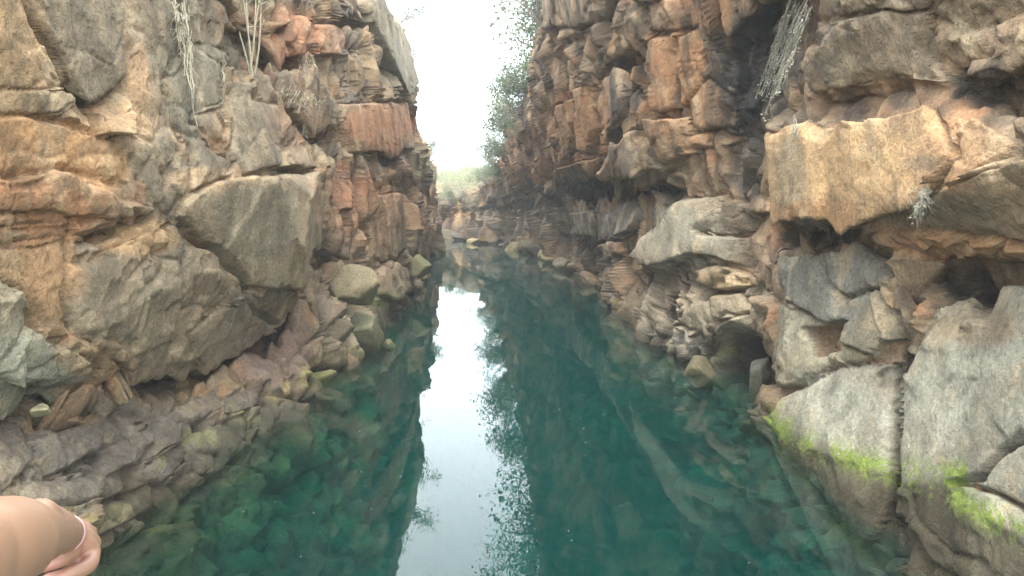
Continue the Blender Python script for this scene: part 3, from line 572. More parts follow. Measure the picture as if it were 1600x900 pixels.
    for pts in MOSS:
        if side < 0: break
        sgn = py-np.interp(px, [a for a, b in pts], [b for a, b in pts])
        if side > 0:
            on = (px > pts[0][0]-5) & (px < pts[-1][0]+120) & (d < 9.5)
            lay((66, 57, 40), on*.85*sstep(-4, 22, sgn+10*n3)*(z > -.2))
            lay((120, 136, 44), on*.97*np.exp(-((sgn-4+14*n1)/22)**2)*sstep(-.2, .16, .8*n3+1.3*fbm(P*18, 4, .75)))
    uw = sstep(.02, -.12, z); lay((60, 55, 28) if side < 0 else (46, 52, 40), .92*uw); lay((98, 88, 40) if side < 0 else (80, 86, 54), .5*uw*sstep(0, .3, n3)); lay((40, 46, 34), .7*uw*sstep(.05, .35, n1)); lay((104, 78, 36), .55*uw*sstep(.12, .4, -n3)*sstep(-1.6, -.2, z))
    lay((70, 80, 62), .5*sstep(-2.2, -4.5, z))
    col *= (.94*(.86+.28*RV[H, 6]))[..., None]*np.array((.99, .99, .89), np.float32)
    lum = col.mean(-1, keepdims=True); col = lum+(col-lum)*.86
    # rim and plateau behind it
    ext = []; xo = 0
    for dx, dz in ((.5, .25), (1.2, .35), (3, .5), (8, .7), (25, 1.0), (60, 1.2)):
        e = P[:, -1].copy(); e[:, 0] += side*dx; e[:, 2] += dz+.25*fbm(e*np.array((.4, .3, .4))+seedoff, 2); ext.append(e)
    P = np.concatenate([P, np.stack(ext, 1)], 1); ne = len(ext)
    col = np.concatenate([col, np.repeat((sr((120, 104, 80)))[None, None], NI, 0).repeat(ne, 1)], 1)
    pits = np.concatenate([pits, np.full((NI, ne), .3, np.float32)], 1)
    key = np.where(bid >= 0, 10_000_000_000+bid, K); key = np.concatenate([key, np.full((NI, ne), -5)], 1)
    NJt = NJ+ne
    idx = np.arange(NI*NJt).reshape(NI, NJt); F = np.stack([idx[:-1, :-1], idx[1:, :-1], idx[1:, 1:], idx[:-1, 1:]], -1).reshape(-1, 4)
    if side > 0: F = F[:, ::-1]
    fk = key[:-1, :-1].ravel()
    px, py = project(P); fpx = px[:-1, :-1].ravel(); fpy = py[:-1, :-1].ravel(); fz_ = P[:-1, :-1, 2].ravel()
    a = P.reshape(-1, 3)
    ar = np.abs((px[1:, :-1]-px[:-1, :-1])*(py[:-1, 1:]-py[:-1, :-1])-(px[:-1, 1:]-px[:-1, :-1])*(py[1:, :-1]-py[:-1, :-1])).ravel()
    ar = ar*((fpx > 0) & (fpx < 1600) & (fpy > 0) & (fpy < 900) & (fz_ > -.1)); ar = np.minimum(ar, 400)
    fk = np.where((fz_ < -.15) & (fk < 10_000_000_000), -5, fk)
    uk, inv = np.unique(fk, return_inverse=True); area = np.bincount(inv, ar)
    order = [i for i in np.argsort(-area) if uk[i] >= 0 and area[i] > 130]
    named = [i for i in order if uk[i] >= 10_000_000_000]; rest = [i for i in order if uk[i] < 10_000_000_000][:300-len(named)]
    chosen = set(named+rest)
    V = P.reshape(-1, 3); Cc = np.concatenate([col.reshape(-1, 3), pits.reshape(-1, 1)], 1)
    def sub(mask_faces, nm):
        f = F[mask_faces]; u, iv = np.unique(f, return_inverse=True); return np_mesh(nm, V[u], iv.reshape(-1, 4), Cc[u])
    srt = np.argsort(inv, kind='stable'); bounds = np.concatenate([[0], np.cumsum(np.bincount(inv))])
    mm = np.ones(len(F), bool)
    for i in chosen: mm[srt[bounds[i]:bounds[i+1]]] = False
    root = link(name, sub(mm, name), ROCK, kind='structure', label=label)
    for i in chosen:
        kk = uk[i]; nm = blocks[kk-10_000_000_000][10] if kk >= 10_000_000_000 else 'stone'
        o = link(nm, sub(srt[bounds[i]:bounds[i+1]], nm), ROCK, root)
        if kk >= 10_000_000_000 and blocks[kk-10_000_000_000][11]: o['label'] = blocks[kk-10_000_000_000][11]
    print(name, 'faces', len(F), 'stones', len(chosen), 'cells', len(uk), round(time.time()-T0, 1))
    return root, P

GI, GJ = 740, 720
left, PL = build_cliff('left_cliff', 'warm brown lava cliff standing in the pool, with a low ledge at its foot', -1, LEFT_TAB, LEFT_RIM, LEFT_BLOCKS, LEFT_FORM, LEFT_GAPS, LEFT_PAINT, LEFT_ROUGH, GI, GJ,
    [(150, 124, 96), (128, 114, 96), (176, 124, 84), (112, 98, 86), (180, 148, 110)], 0.0)
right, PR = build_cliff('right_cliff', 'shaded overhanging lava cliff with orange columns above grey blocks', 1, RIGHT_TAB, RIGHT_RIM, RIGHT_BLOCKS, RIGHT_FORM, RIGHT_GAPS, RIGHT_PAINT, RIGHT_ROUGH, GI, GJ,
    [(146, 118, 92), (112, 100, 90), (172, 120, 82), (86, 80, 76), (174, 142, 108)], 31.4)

# ------------------------------------------------------------------ pool
def grid_mesh(name, x0, x1, y0, y1, nx, ny, zf, colf=None):
    xs = np.linspace(x0, x1, nx); ys = np.linspace(y0, y1, ny); g = np.stack(np.meshgrid(xs, ys, indexing='ij'), -1).reshape(-1, 2)
    z = zf(g[:, 0], g[:, 1]); V = np.column_stack([g, z]); i = np.arange(nx*ny).reshape(nx, ny)
    F = np.stack([i[:-1, :-1], i[1:, :-1], i[1:, 1:], i[:-1, 1:]], -1).reshape(-1, 4)
    return np_mesh(name, V, F, colf(V) if colf else None, True)
def const_col(c, pits=.2):
    return lambda V: np.column_stack([np.repeat(srgb(*c)[None], len(V), 0), np.full(len(V), pits)])
link('pool_bed', grid_mesh('pool_bed', -30, 12, -4, 80, 60, 160, lambda x, y: -4.85+.35*fbm(np.column_stack([x, y, 0*x])*.5, 3), const_col((110, 130, 112))), ROCK, kind='structure', label='pale silty bed of the deep pool')
def water_material():
    m, t, o = new_mat('water'); L = t.links
    geo = N(t, 'ShaderNodeNewGeometry')
    mp = N(t, 'ShaderNodeMapping'); mp.inputs['Scale'].default_value = (1.0, .6, 1); L.new(geo.outputs['Position'], mp.inputs[0])
    n = N(t, 'ShaderNodeTexNoise', Scale=2.2, Detail=3.0, Roughness=.5); L.new(mp.outputs[0], n.inputs['Vector'])
    b = N(t, 'ShaderNodeBump', Strength=.05, Distance=.03); L.new(n.outputs[0], b.inputs['Height'])
    fr = N(t, 'ShaderNodeFresnel', IOR=1.333); L.new(b.outputs[0], fr.inputs['Normal'])
    inv = N(t, 'ShaderNodeMath', _operation='SUBTRACT'); inv.inputs[0].default_value = 1; L.new(geo.outputs['Backfacing'], inv.inputs[1])
    f = N(t, 'ShaderNodeMath', _operation='MULTIPLY'); L.new(fr.outputs[0], f.inputs[0]); L.new(inv.outputs[0], f.inputs[1])
    gl = N(t, 'ShaderNodeBsdfGlossy', Roughness=.0); gl.inputs['Color'].default_value = (1, 1, 1, 1); L.new(b.outputs[0], gl.inputs['Normal'])
    tr = N(t, 'ShaderNodeBsdfTransparent'); ms = N(t, 'ShaderNodeMixShader')
    L.new(f.outputs[0], ms.inputs[0]); L.new(tr.outputs[0], ms.inputs[1]); L.new(gl.outputs[0], ms.inputs[2]); L.new(ms.outputs[0], o.inputs['Surface'])
    va = N(t, 'ShaderNodeVolumeAbsorption', Density=.85); va.inputs['Color'].default_value = (.06, .83, .82, 1)
    vsc = N(t, 'ShaderNodeVolumeScatter', Density=.023, Anisotropy=.2); vsc.inputs['Color'].default_value = (.0, .95, .86, 1)
    ad = N(t, 'ShaderNodeAddShader'); L.new(va.outputs[0], ad.inputs[0]); L.new(vsc.outputs[0], ad.inputs[1]); L.new(ad.outputs[0], o.inputs['Volume'])
    return m
bm = bmesh.new(); bmesh.ops.create_cube(bm, size=1)
for v in bm.verts: v.co = Vector((v.co.x*44-8, v.co.y*84+36.5, -6.0 if v.co.z < 0 else 0.0))
me = bpy.data.meshes.new('water'); bm.to_mesh(me); bm.free()
link('water', me, water_material(), kind='structure', label='still clear teal water mirroring the cliffs and the sky')
# ------------------------------------------------------------------ helpers for things on the cliffs
class Surf:
    def __init__(s, P):
        s.V = P.reshape(-1, 3); s.px, s.py = project(s.V); s.ok = (s.V[:, 2] > -.05) & (s.V[:, 1] < 70)
    def __call__(s, px, py, r=5):
        m = np.where(s.ok & (np.abs(s.px-px) < r) & (np.abs(s.py-py) < r))[0]
        if len(m) == 0: return s(px, py, r*2)
        return s.V[m[np.argsort(s.V[m, 1])[len(m)//8]]].copy()
SL = Surf(PL); SR = Surf(PR)
def tubes(specs, sides=4):
    """specs: (points (n,3), r0, r1) -> V, F"""
    Vs, Fs = [], []; base = 0
    for pts, r0, r1 in specs:
        p = np.asarray(pts, float); n = len(p); t = np.gradient(p, axis=0); t /= np.linalg.norm(t, axis=1)[:, None]+1e-9
        up = np.where(np.abs(t[:, 2:3]) > .9, np.array((1., 0, 0)), np.array((0, 0, 1.))); a = np.cross(t, up); a /= np.linalg.norm(a, axis=1)[:, None]+1e-9; b = np.cross(t, a)
        r = np.linspace(r0, r1, n)[:, None]
        ring = [p+r*(a*math.cos(k*2*math.pi/sides)+b*math.sin(k*2*math.pi/sides)) for k in range(sides)]
        Vs.append(np.stack(ring, 1).reshape(-1, 3)); i = np.arange(n*sides).reshape(n, sides)+base
        Fs.append(np.stack([i[:-1], np.roll(i[:-1], -1, 1), np.roll(i[1:], -1, 1), i[1:]], -1).reshape(-1, 4)); base += n*sides
    return np.concatenate(Vs), np.concatenate(Fs)
def leaves(pos, size, rs, up=.3):
    n = len(pos); d = rs.normal(size=(n, 3)); d[:, 2] += up; d /= np.linalg.norm(d, axis=1)[:, None]; e = np.cross(d, rs.normal(size=(n, 3))); e /= np.linalg.norm(e, axis=1)[:, None]
    s = (size*rs.uniform(.6, 1.4, n))[:, None]
    V = np.stack([pos, pos+d*s*.55+e*s*.28, pos+d*s, pos+d*s*.55-e*s*.28], 1).reshape(-1, 3); return V, np.arange(4*n).reshape(n, 4)
def strand(p0, d0, ln, n, rs, wob=.15, grav=0.0):
    p = [np.array(p0, float)]; d = np.array(d0, float)/np.linalg.norm(d0)
    for _ in range(n):
        d = d+rs.normal(size=3)*wob; d[2] += grav; d /= np.linalg.norm(d); p.append(p[-1]+d*ln/n)
    return np.array(p)
WOOD = plain('grey_wood', (.20, .17, .14), .9, .3, 15); DRY = plain('dry_straw', (.54, .47, .33), .9, .3, 12); PALE = plain('pale_lichen_twigs', (.42, .38, .29), .95, .3, 25)
LEAF = plain('dusty_green_leaves', (.13, .165, .085), .7, .35, 3, 0, .35); LEAF2 = plain('yellow_green_leaves', (.15, .17, .055), .7, .35, 3, 0, .35); LEAF3 = plain('straw_green_leaves', (.24, .25, .09), .7, .35, 3, 0, .4); TWIG = plain('ashen_twigs', (.26, .23, .20), .9, .3, 10)

# ------------------------------------------------------------------ boulders
def boulder_mesh(r, seed, col, pits=.3, planes=9, sub=4):
    rs = np.random.RandomState(seed); bm = bmesh.new(); bmesh.ops.create_icosphere(bm, subdivisions=sub, radius=1)
    V = np.array([v.co[:] for v in bm.verts]); F = np.array([[v.index for v in f.verts] for f in bm.faces]); bm.free()
    n = rs.normal(size=(planes, 3)); n /= np.linalg.norm(n, axis=1)[:, None]; h = rs.uniform(.42, .85, planes)
    c = V@n.T; rad = np.min(np.where(c > .05, h[None]/np.maximum(c, .05), 9), 1); rad = np.minimum(rad, 1.35)
    V = V*rad[:, None]; V += V*(.05*fbm(V*2.2+seed, 4))[:, None]+(V*(.02*fbm(V*9+seed, 2))[:, None]); V = V*np.array(r)
    base = srgb(*col)*.86*np.array((.96, .98, .88)); nn = fbm(V/np.mean(r)*1.3+seed, 3)
    cc = base[None]*(1+.35*nn)[:, None]; return V, F, cc, nn
def boulder(px, py, d, r, seed, col, label, group=None, moss=.5, name='boulder', rot=0):
    V, F, cc, nn = boulder_mesh(r, seed, col)
    ca, sa = math.cos(rot), math.sin(rot); V = np.column_stack([V[:, 0]*ca-V[:, 1]*sa, V[:, 0]*sa+V[:, 1]*ca, V[:, 2]])
    c = at(px, py, d); zz = V[:, 2]+c[2]; f = np.clip(moss*sstep(.4, .02, zz+.2*nn), 0, 1)[:, None]; cc = cc*(1-f)+f*srgb(80, 76, 48)*.86
    f = sstep(0, -.15, zz)[:, None]*.9; cc = cc*(1-f)+f*srgb(66, 74, 40)*.86
    me = np_mesh(name, V, F, np.column_stack([cc, np.full(len(V), .3)])); o = link(name, me, ROCK, label=label, category='boulder'); o.location = c
    if group: o['group'] = group
    return o
boulder(550, 456, 12.9, (.45, .40, .36), 3, (136, 122, 100), 'flat-topped brown-grey boulder wedged above the pool-edge boulders', rot=.4)
boulder(574, 512, 13.2, (.38, .42, .36), 14, (150, 142, 118), 'pale grey boulder with a dark wet foot below the flat-topped boulder', moss=.7)
boulder(540, 560, 12.2, (.26, .26, .24), 25, (140, 132, 104), 'small rounded boulder at the water below the pale grey boulder')
boulder(491, 595, 10.9, (.27, .25, .19), 36, (158, 150, 104), 'low yellowish boulder at the pool edge')
boulder(606, 538, 13.9, (.13, .14, .12), 47, (140, 132, 100), 'smallest yellowish stone standing in the water beside the pale boulder', name='stone')
boulder(520, 528, 11.9, (.30, .28, .26), 58, (128, 112, 98), 'brown boulder leaning on the rubble above the low yellowish one')
boulder(653, 420, 21.0, (.45, .5, .35), 69, (118, 112, 84), 'greenish-grey boulder at the foot of the far orange wall')
boulder(1098, 582, 11.4, (.40, .36, .30), 80, (130, 118, 98), 'tan boulder half in the dark water under the rubble')
boulder(1046, 528, 13.8, (.36, .34, .26), 91, (138, 128, 118), 'lumpy grey boulder at the water under the pale slab')
boulder(1185, 592, 10.2, (.22, .25, .42), 102, (100, 96, 90), 'dark upright boulder in the recess beside the grey block')
boulder(62, 641, 5.15, (.11, .10, .06), 113, (168, 156, 126), 'small pale loose stone lying on the ledge under the overhang', moss=0, name='stone')
rs = np.random.RandomState(5)
for k, (px, py, d, r) in enumerate([(702, 366, 56, 1.0), (716, 371, 55, .8), (730, 366, 57, 1.1), (745, 370, 54, .9), (760, 374, 52, .8), (742, 378, 50.5, .6), (775, 380, 49, .9), (790, 384, 46, .7), (806, 388, 43, .8), (820, 384, 41, .7), (836, 394, 38, .7), (850, 398, 36, .6), (722, 360, 60, 1.2), (770, 366, 53, 1.0), (866, 404, 33, .6), (884, 412, 30, .55)]):
    boulder(px, py, d, (r*.75, r*.75, r*.5), 200+k, [(128, 116, 100), (108, 98, 90), (160, 142, 112)][k % 3], 'weathered boulder in the jumble at the far end of the pool', 'boulders at the far end of the pool', moss=.3, rot=k)

# ------------------------------------------------------------------ plants
def bush_meshes(seed, nst, nleaf, lsize, spread=1.0, h=1.3):
    rs = np.random.RandomState(seed); st = []; tips = []
    for k in range(nst):
        a = rs.uniform(0, 6.28); el = rs.uniform(.3, 1.4); dd = np.array((math.cos(a)*math.cos(el)*spread, math.sin(a)*math.cos(el)*spread, math.sin(el)))
        m = strand((0, 0, -.15), dd, h*rs.uniform(.7, 1.1), 8, rs, .16, -.02); st.append((m, .022, .006))
        for q in range(7):
            i = rs.randint(2, 9); b = strand(m[i], dd+rs.normal(size=3)*.8, h*.45*rs.uniform(.5, 1), 5, rs, .25); st.append((b, .008, .003)); tips += [b[j] for j in (2, 3, 4, 5)]
            for _ in range(2):
                b2 = strand(b[rs.randint(1, 5)], rs.normal(size=3)+dd*.4, h*.25, 3, rs, .3); st.append((b2, .004, .002)); tips += [b2[2], b2[3]]
    tips = np.array(tips); pos = tips[rs.randint(0, len(tips), nleaf)]+rs.normal(size=(nleaf, 3))*.09
    V, F = leaves(pos, lsize, rs); T, G = tubes(st, 3); return np_mesh('stems', T, G), np_mesh('crown', V, F)
BUSH = [bush_meshes(k, 10, 3200, .06) for k in (1, 2, 3)]; SPARSE = [bush_meshes(k, 11, 800, .05) for k in (11, 12)]
for a, b in BUSH: a.materials.append(WOOD); b.materials.append(LEAF)
for a, b in SPARSE: a.materials.append(TWIG); b.materials.append(LEAF2)
def plant(name, cat, label, loc, s, rot, lib, k, group=None, tilt=(0, 0)):
    e = link(name, None, label=label, category=cat)
    if group: e['group'] = group
    e.location = loc; e.scale = (s, s, s); e.rotation_euler = (tilt[0], tilt[1], rot)
    a, b = lib[k % len(lib)]; link('stem', a, None, e); link('crown', b, None, e); return e
def rim(P, d, n_rows=6):
    i = np.argmin(np.abs(P[:, -8, 1]-d)); return P[i, -7].copy()
rs = np.random.RandomState(9)
for k, d in enumerate((14, 16.5, 19, 21.5, 23.5, 25, 26.5, 28, 29.5, 31, 32.5, 34, 35.5, 37, 39, 41, 43, 45.5, 48, 51)):
    p = rim(PR, d); s = rs.uniform(.8, 1.25)
    plant('rim_bush', 'bush', 'hazy green bush leaning over the rim of the shaded cliff', p+np.array((rs.uniform(0, .4), 0, -.05)), s*((1.05 if d > 38 else 1.6) if d > 20 else .9), rs.uniform(0, 6), BUSH if k % 4 != 3 else SPARSE, k, 'bushes along the rim of the shaded cliff', (0, -.45))
for k, d in enumerate((17, 20.5, 24, 27.5, 30.5, 34, 38, 43)):
    p = rim(PL, d)
    plant('rim_bush', 'bush', 'hazy green bush leaning over the rim of the sunlit cliff', p+np.array((rs.uniform(-.3, 0), 0, -.05)), rs.uniform(.9, 1.3), rs.uniform(0, 6), BUSH, k+1, 'bushes along the rim of the warm brown cliff', (0, .4))
for o in bpy.data.objects:
    if o.get('group') == 'bushes along the rim of the warm brown cliff': o['label'] = 'hazy green bush leaning over the rim of the warm brown cliff'
for k, (px, py, s) in enumerate([(752, 215, .9), (765, 240, .9), (748, 262, 1.0), (780, 205, .8), (760, 290, .9), (745, 305, .9), (775, 275, .7), (735, 330, .8), (728, 300, 1.1), (712, 305, 1.1), (700, 318, 1.0), (795, 160, .7)]):
    p = SR(px, py, 8); p[0] -= .15
    plant('wall_shrub', 'shrub', 'ashen twiggy shrub growing from the far part of the shaded cliff', p, s, k*1.3, SPARSE if k % 3 else BUSH, k, 'twiggy shrubs on the far part of the shaded cliff', (0, -.4))
def twigs(name, cat, label, specs, mat, leaf=None, lmat=None, sides=4):
    b = specs[0][0][0]; V, F = tubes(specs, sides); o = link(name, None, label=label, category=cat); o.location = b
    link('stem', np_mesh('stem', V-b, F), mat, o)
    if leaf is not None: link('foliage', np_mesh('foliage', leaf[0]-b, leaf[1]), lmat, o)
    return o
# pale shrub on the shelf of the warm cliff
rs = np.random.RandomState(21); b = SL(384, 118); b[0] += .06; sp = []; lp = []
for k in range(6):
    top = at(352+18*k+rs.uniform(-6, 6), rs.uniform(-30, 5), b[1]+rs.uniform(-.25, .25)); dd = top-b; L_ = np.linalg.norm(dd); m = strand(b+rs.normal(size=3)*.02, dd+np.array((0, 0, .25)), L_*1.05, 10, rs, .06); sp.append((m, .014, .007))
    for q in range(6):
        i = rs.randint(4, 11); t = strand(m[i], dd/L_+rs.normal(size=3)*.6, rs.uniform(.15, .4), 5, rs, .2); sp.append((t, .005, .002)); lp += [t[j]+rs.normal(size=3)*.02 for j in (3, 4, 5)]
twigs('dry_shrub', 'shrub', 'pale straw-coloured shrub with upright stems on the warm cliff', sp, DRY, leaves(np.array(lp*2)+rs.normal(size=(len(lp)*2, 3))*.03, .035, rs), LEAF2)
def hanging(pts_top, pts_bot, n, name, label, mat, surf, seed, r=.004, fuzz=0, off=.05, wob=.1):
    rs = np.random.RandomState(seed); sp = []; lp = []; side = 1 if surf is SL else -1
    for k in range(n):
        f = rs.uniform(); a = [np.interp(f, [0, 1], [pts_top[0][q], pts_top[1][q]]) for q in (0, 1)]; c = [np.interp(f+rs.normal()*.15, [0, 1], [pts_bot[0][q], pts_bot[1][q]]) for q in (0, 1)]
        t0 = rs.uniform(0, .35); t1 = rs.uniform(.45, 1.0); q = []; dmin = None
        for t in np.linspace(t0, t1, 9):
            s = surf(a[0]+(c[0]-a[0])*t+rs.normal()*2, a[1]+(c[1]-a[1])*t, 6); d_ = s[1]-.04; dmin = d_ if dmin is None else min(dmin+.04, d_); dmin = max(dmin, d_-.6)
            w_ = at(a[0]+(c[0]-a[0])*t, a[1]+(c[1]-a[1])*t, dmin)+rs.normal(size=3)*.012; w_[0] += side*off*.3; q.append(w_)
        q = np.array(q); sp.append((q, r, r*.4))
        for _ in range(3):
            i = rs.randint(0, 7); sp.append((strand(q[i], (q[i+1]-q[i])+rs.normal(size=3)*.04, rs.uniform(.06, .2), 4, rs, .3, -.1), r*.5, r*.2))
        for i in range(9):
            for _ in range(fuzz): lp.append(q[i]+(q[min(i+1, 8)]-q[i])*rs.uniform()+rs.normal(size=3)*.008)
    return twigs(name, 'dry plant', label, sp, mat, leaves(np.array(lp), .03, rs, -.6) if fuzz else None, mat, 3)
hanging([(266, -15), (292, -15)], [(285, 120), (308, 205)], 26, 'hanging_roots', 'long straw-coloured roots hanging down the grey part of the warm cliff', DRY, SL, 31, .006)
hanging([(345, 80), (349, 84)], [(343, 140), (349, 160)], 5, 'hanging_roots', 'short thin straw roots hanging beside the pale shrub', DRY, SL, 32, .003)
hanging([(470, 82), (486, 80)], [(462, 128), (500, 126)], 16, 'hanging_grass', 'dry grass tuft drooping over the rust-orange ledge', DRY, SL, 33, .005)
hanging([(440, 130), (510, 150)], [(432, 165), (500, 190)], 26, 'dry_grass', 'dry grass mat on top of the grey block near the rim', DRY, SL, 34, .005)
hanging([(472, 192), (480, 196)], [(468, 214), (478, 222)], 7, 'hanging_grass', 'small dry tuft under the grey block', DRY, SL, 35, .005)
hanging([(1250, -20), (1292, 0)], [(1186, 165), (1215, 190)], 54, 'hanging_shrub', 'pale cream dry shrub hanging beside the black-stained hollow', PALE, SR, 36, .007, 2, .3)
hanging([(1245, 180), (1250, 180)], [(1232, 252), (1242, 258)], 6, 'hanging_roots', 'short white root hanging on the sandy-orange slab', PALE, SR, 37, .005)
hanging([(1452, 288), (1458, 290)], [(1420, 345), (1432, 348)], 16, 'hanging_shrub', 'small white dry plant in the joint beside the grey-brown slab', PALE, SR, 38, .004, 1)
# bare tree leaning over the rim, seen mirrored in the water
rs = np.random.RandomState(44); p = rim(PR, 17.5); sp = []
m = strand(p-np.array((-.3, 0, .2)), (-.9, -.1, .7), 2.2, 9, rs, .15); sp.append((m, .05, .02))
for k in range(16):
    i = rs.randint(2, 10); q = strand(m[i], (-.6+rs.normal()*.5, rs.normal()*.7, .5+rs.normal()*.5), rs.uniform(.6, 1.4), 7, rs, .22); sp.append((q, .018, .005))
    for _ in range(5): sp.append((strand(q[rs.randint(2, 8)], rs.normal(size=3), rs.uniform(.2, .5), 4, rs, .3), .006, .002))
twigs('bare_tree', 'tree', 'leafless grey tree leaning over the pool from the rim', sp, WOOD)

# ------------------------------------------------------------------ the far hill and its wood
hz = lambda x, y: 2.6+np.clip((y-62)/50, 0, 1)*4.6+np.abs(x+9)*.05+.8*fbm(np.column_stack([x, y, 0*x])*.06, 3)
link('hill', grid_mesh('hill', -60, 50, 66, 150, 80, 70, hz, const_col((120, 122, 72))), ROCK, kind='structure', label='low green hill beyond the end of the canyon')
rs = np.random.RandomState(77)
def raw(me, n=4):
    V = np.empty(len(me.vertices)*3, np.float32); me.vertices.foreach_get('co', V); F = np.empty(len(me.loops), np.int32); me.loops.foreach_get('vertex_index', F); return V.reshape(-1, 3), F.reshape(-1, n)
Vs, Fs, Vt, Ft, nb, ntk = [], [], [], [], 0, 0
for k in range(46):
    y = 66+rs.uniform()**1.4*58; x = at(rs.uniform(672, 775), 300, y)[0]; z = hz(np.array([x]), np.array([y]))[0]; s = rs.uniform(1.3, 2.0); r_ = rs.uniform(0, 6)
    Mx = np.array(((math.cos(r_), -math.sin(r_), 0), (math.sin(r_), math.cos(r_), 0), (0, 0, 1)))*s
    V, F = raw(BUSH[k % 3][1]); V, F = V[:5600], F[:1400]; Vs.append(V@Mx.T+(x, y, z-.2)); Fs.append(F+nb); nb += len(V)
    V, F = raw(BUSH[k % 3][0]); Vt.append(V@Mx.T+(x, y, z-.2)); Ft.append(F+ntk); ntk += len(V)
wd = link('far_wood', np_mesh('far_wood', np.concatenate(Vs), np.concatenate(Fs)), LEAF3, kind='stuff', label='pale yellow-green scrub wood covering the hill at the canyon end')
link('trunks', np_mesh('trunks', np.concatenate(Vt), np.concatenate(Ft)), TWIG, wd, kind='stuff')

# ------------------------------------------------------------------ the bank the camera stands on
bank = lambda x, y: np.clip(1.0-np.clip(y-.2, 0, 9)*1.6, -4, 1.0)+.12*fbm(np.column_stack([x, y, 0*x])*1.2, 4)
link('rock_bank', grid_mesh('rock_bank', -9, 9, -12, 2.6, 90, 80, bank, const_col((126, 112, 94))), ROCK, kind='structure', label='rocky bank at the near end of the pool')

# ------------------------------------------------------------------ arm
def skin_material():
    m, t, o = new_mat('skin'); L = t.links; geo = N(t, 'ShaderNodeTexCoord')
    n = N(t, 'ShaderNodeTexNoise', Scale=14.0, Detail=4.0); L.new(geo.outputs['Object'], n.inputs['Vector']); n2 = N(t, 'ShaderNodeTexNoise', Scale=260.0, Detail=2.0); L.new(geo.outputs['Object'], n2.inputs['Vector'])
    a = N(t, 'ShaderNodeAttribute', _attribute_name='Col')
    c = mix_rgb(t, 1.0, a.outputs['Color'], ramp(t, n.outputs[0], [(.3, .9), (.7, 1.08)]), 'MULTIPLY')
    b = N(t, 'ShaderNodeBump', Strength=.15, Distance=.002); L.new(n2.outputs[0], b.inputs['Height'])
    p = N(t, 'ShaderNodeBsdfPrincipled', Roughness=.5); p.inputs['Subsurface Weight'].default_value = .15; p.inputs['Subsurface Radius'].default_value = (.012, .005, .003); p.inputs['Subsurface Scale'].default_value = .5
    L.new(c, p.inputs['Base Color']); L.new(b.outputs[0], p.inputs['Normal']); L.new(p.outputs[0], o.inputs[0]); return m
def cam_pt(px, py, D):
    ct, st = math.cos(PITCH), math.sin(PITCH); x = (px-800)/FPX*D; u = (450-py)/FPX*D; return CAM+np.array((x, D*ct+u*st, -D*st+u*ct))
def blob_chain(pts, rad, seg=10):
    p = np.array(pts); r = np.array(rad); t = np.linspace(0, len(p)-1, (len(p)-1)*seg+1); k = np.arange(len(p))
    # Catmull-Rom
    out = []; ro = []
    for tt in t:
        i = min(int(tt), len(p)-2); f = tt-i; a, b_, c, d_ = p[max(i-1, 0)], p[i], p[i+1], p[min(i+2, len(p)-1)]
        out.append(.5*((2*b_)+(-a+c)*f+(2*a-5*b_+4*c-d_)*f*f+(-a+3*b_-3*c+d_)*f**3)); g = f*f*(3-2*f); ro.append(r[i]*(1-g)+r[i+1]*g)
    return np.array(out), np.array(ro)
wr = cam_pt(103, 835, 1.03); fa = cam_pt(80, 832, .90); el = cam_pt(-190, 905, .58); sh = el+np.array((-.14, -.16, .10))
chains = [([sh, el, cam_pt(-60, 868, .66), cam_pt(4, 850, .72), cam_pt(30, 842, .775), cam_pt(58, 834, .825), fa, cam_pt(93, 834, .97), wr], [.056, .054, .051, .0455, .039, .034, .0285, .0255, .0235])]
chains.append(([cam_pt(40, 816, .79), cam_pt(60, 805, .80), cam_pt(76, 814, .83), cam_pt(86, 824, .88)], [.016, .018, .017, .015]))
kn = [cam_pt(130, 827, 1.10), cam_pt(138, 834, 1.09), cam_pt(143, 847, 1.075), cam_pt(143, 862, 1.06)]
for q in kn: chains.append(([wr, wr+(q-wr)*.55, q], [.021, .0175, .0125]))
for q in kn[:3]: chains.append(([q, q+(q-wr)*.04], [.0122, .0122]))
NP = len(chains)
for f, r_ in (([kn[3], cam_pt(138, 884, 1.03), cam_pt(106, 897, 1.0), cam_pt(74, 906, .99)], [.0118, .0108, .0096, .0085]), ([kn[2], cam_pt(142, 872, 1.06), cam_pt(122, 880, 1.04), cam_pt(106, 873, 1.03)], [.0112, .0100, .009, .0078]),
          ([kn[1], cam_pt(140, 862, 1.08), cam_pt(120, 868, 1.07), cam_pt(106, 864, 1.06)], [.0112, .0098, .0088, .0076]), ([kn[0], cam_pt(134, 852, 1.11), cam_pt(118, 858, 1.10), cam_pt(106, 856, 1.09)], [.0104, .009, .008, .007])):
    chains.append((f, r_))
chains.append(([wr, cam_pt(112, 858, 1.02), cam_pt(94, 874, .99), cam_pt(64, 886, .97)], [.019, .0128, .0105, .0085]))
mb = bpy.data.metaballs.new('arm_field')
allp = []; allr = []
for pts, rad in chains:
    o_, r_ = blob_chain(pts, rad, 12); allp.append(o_); allr.append(r_)
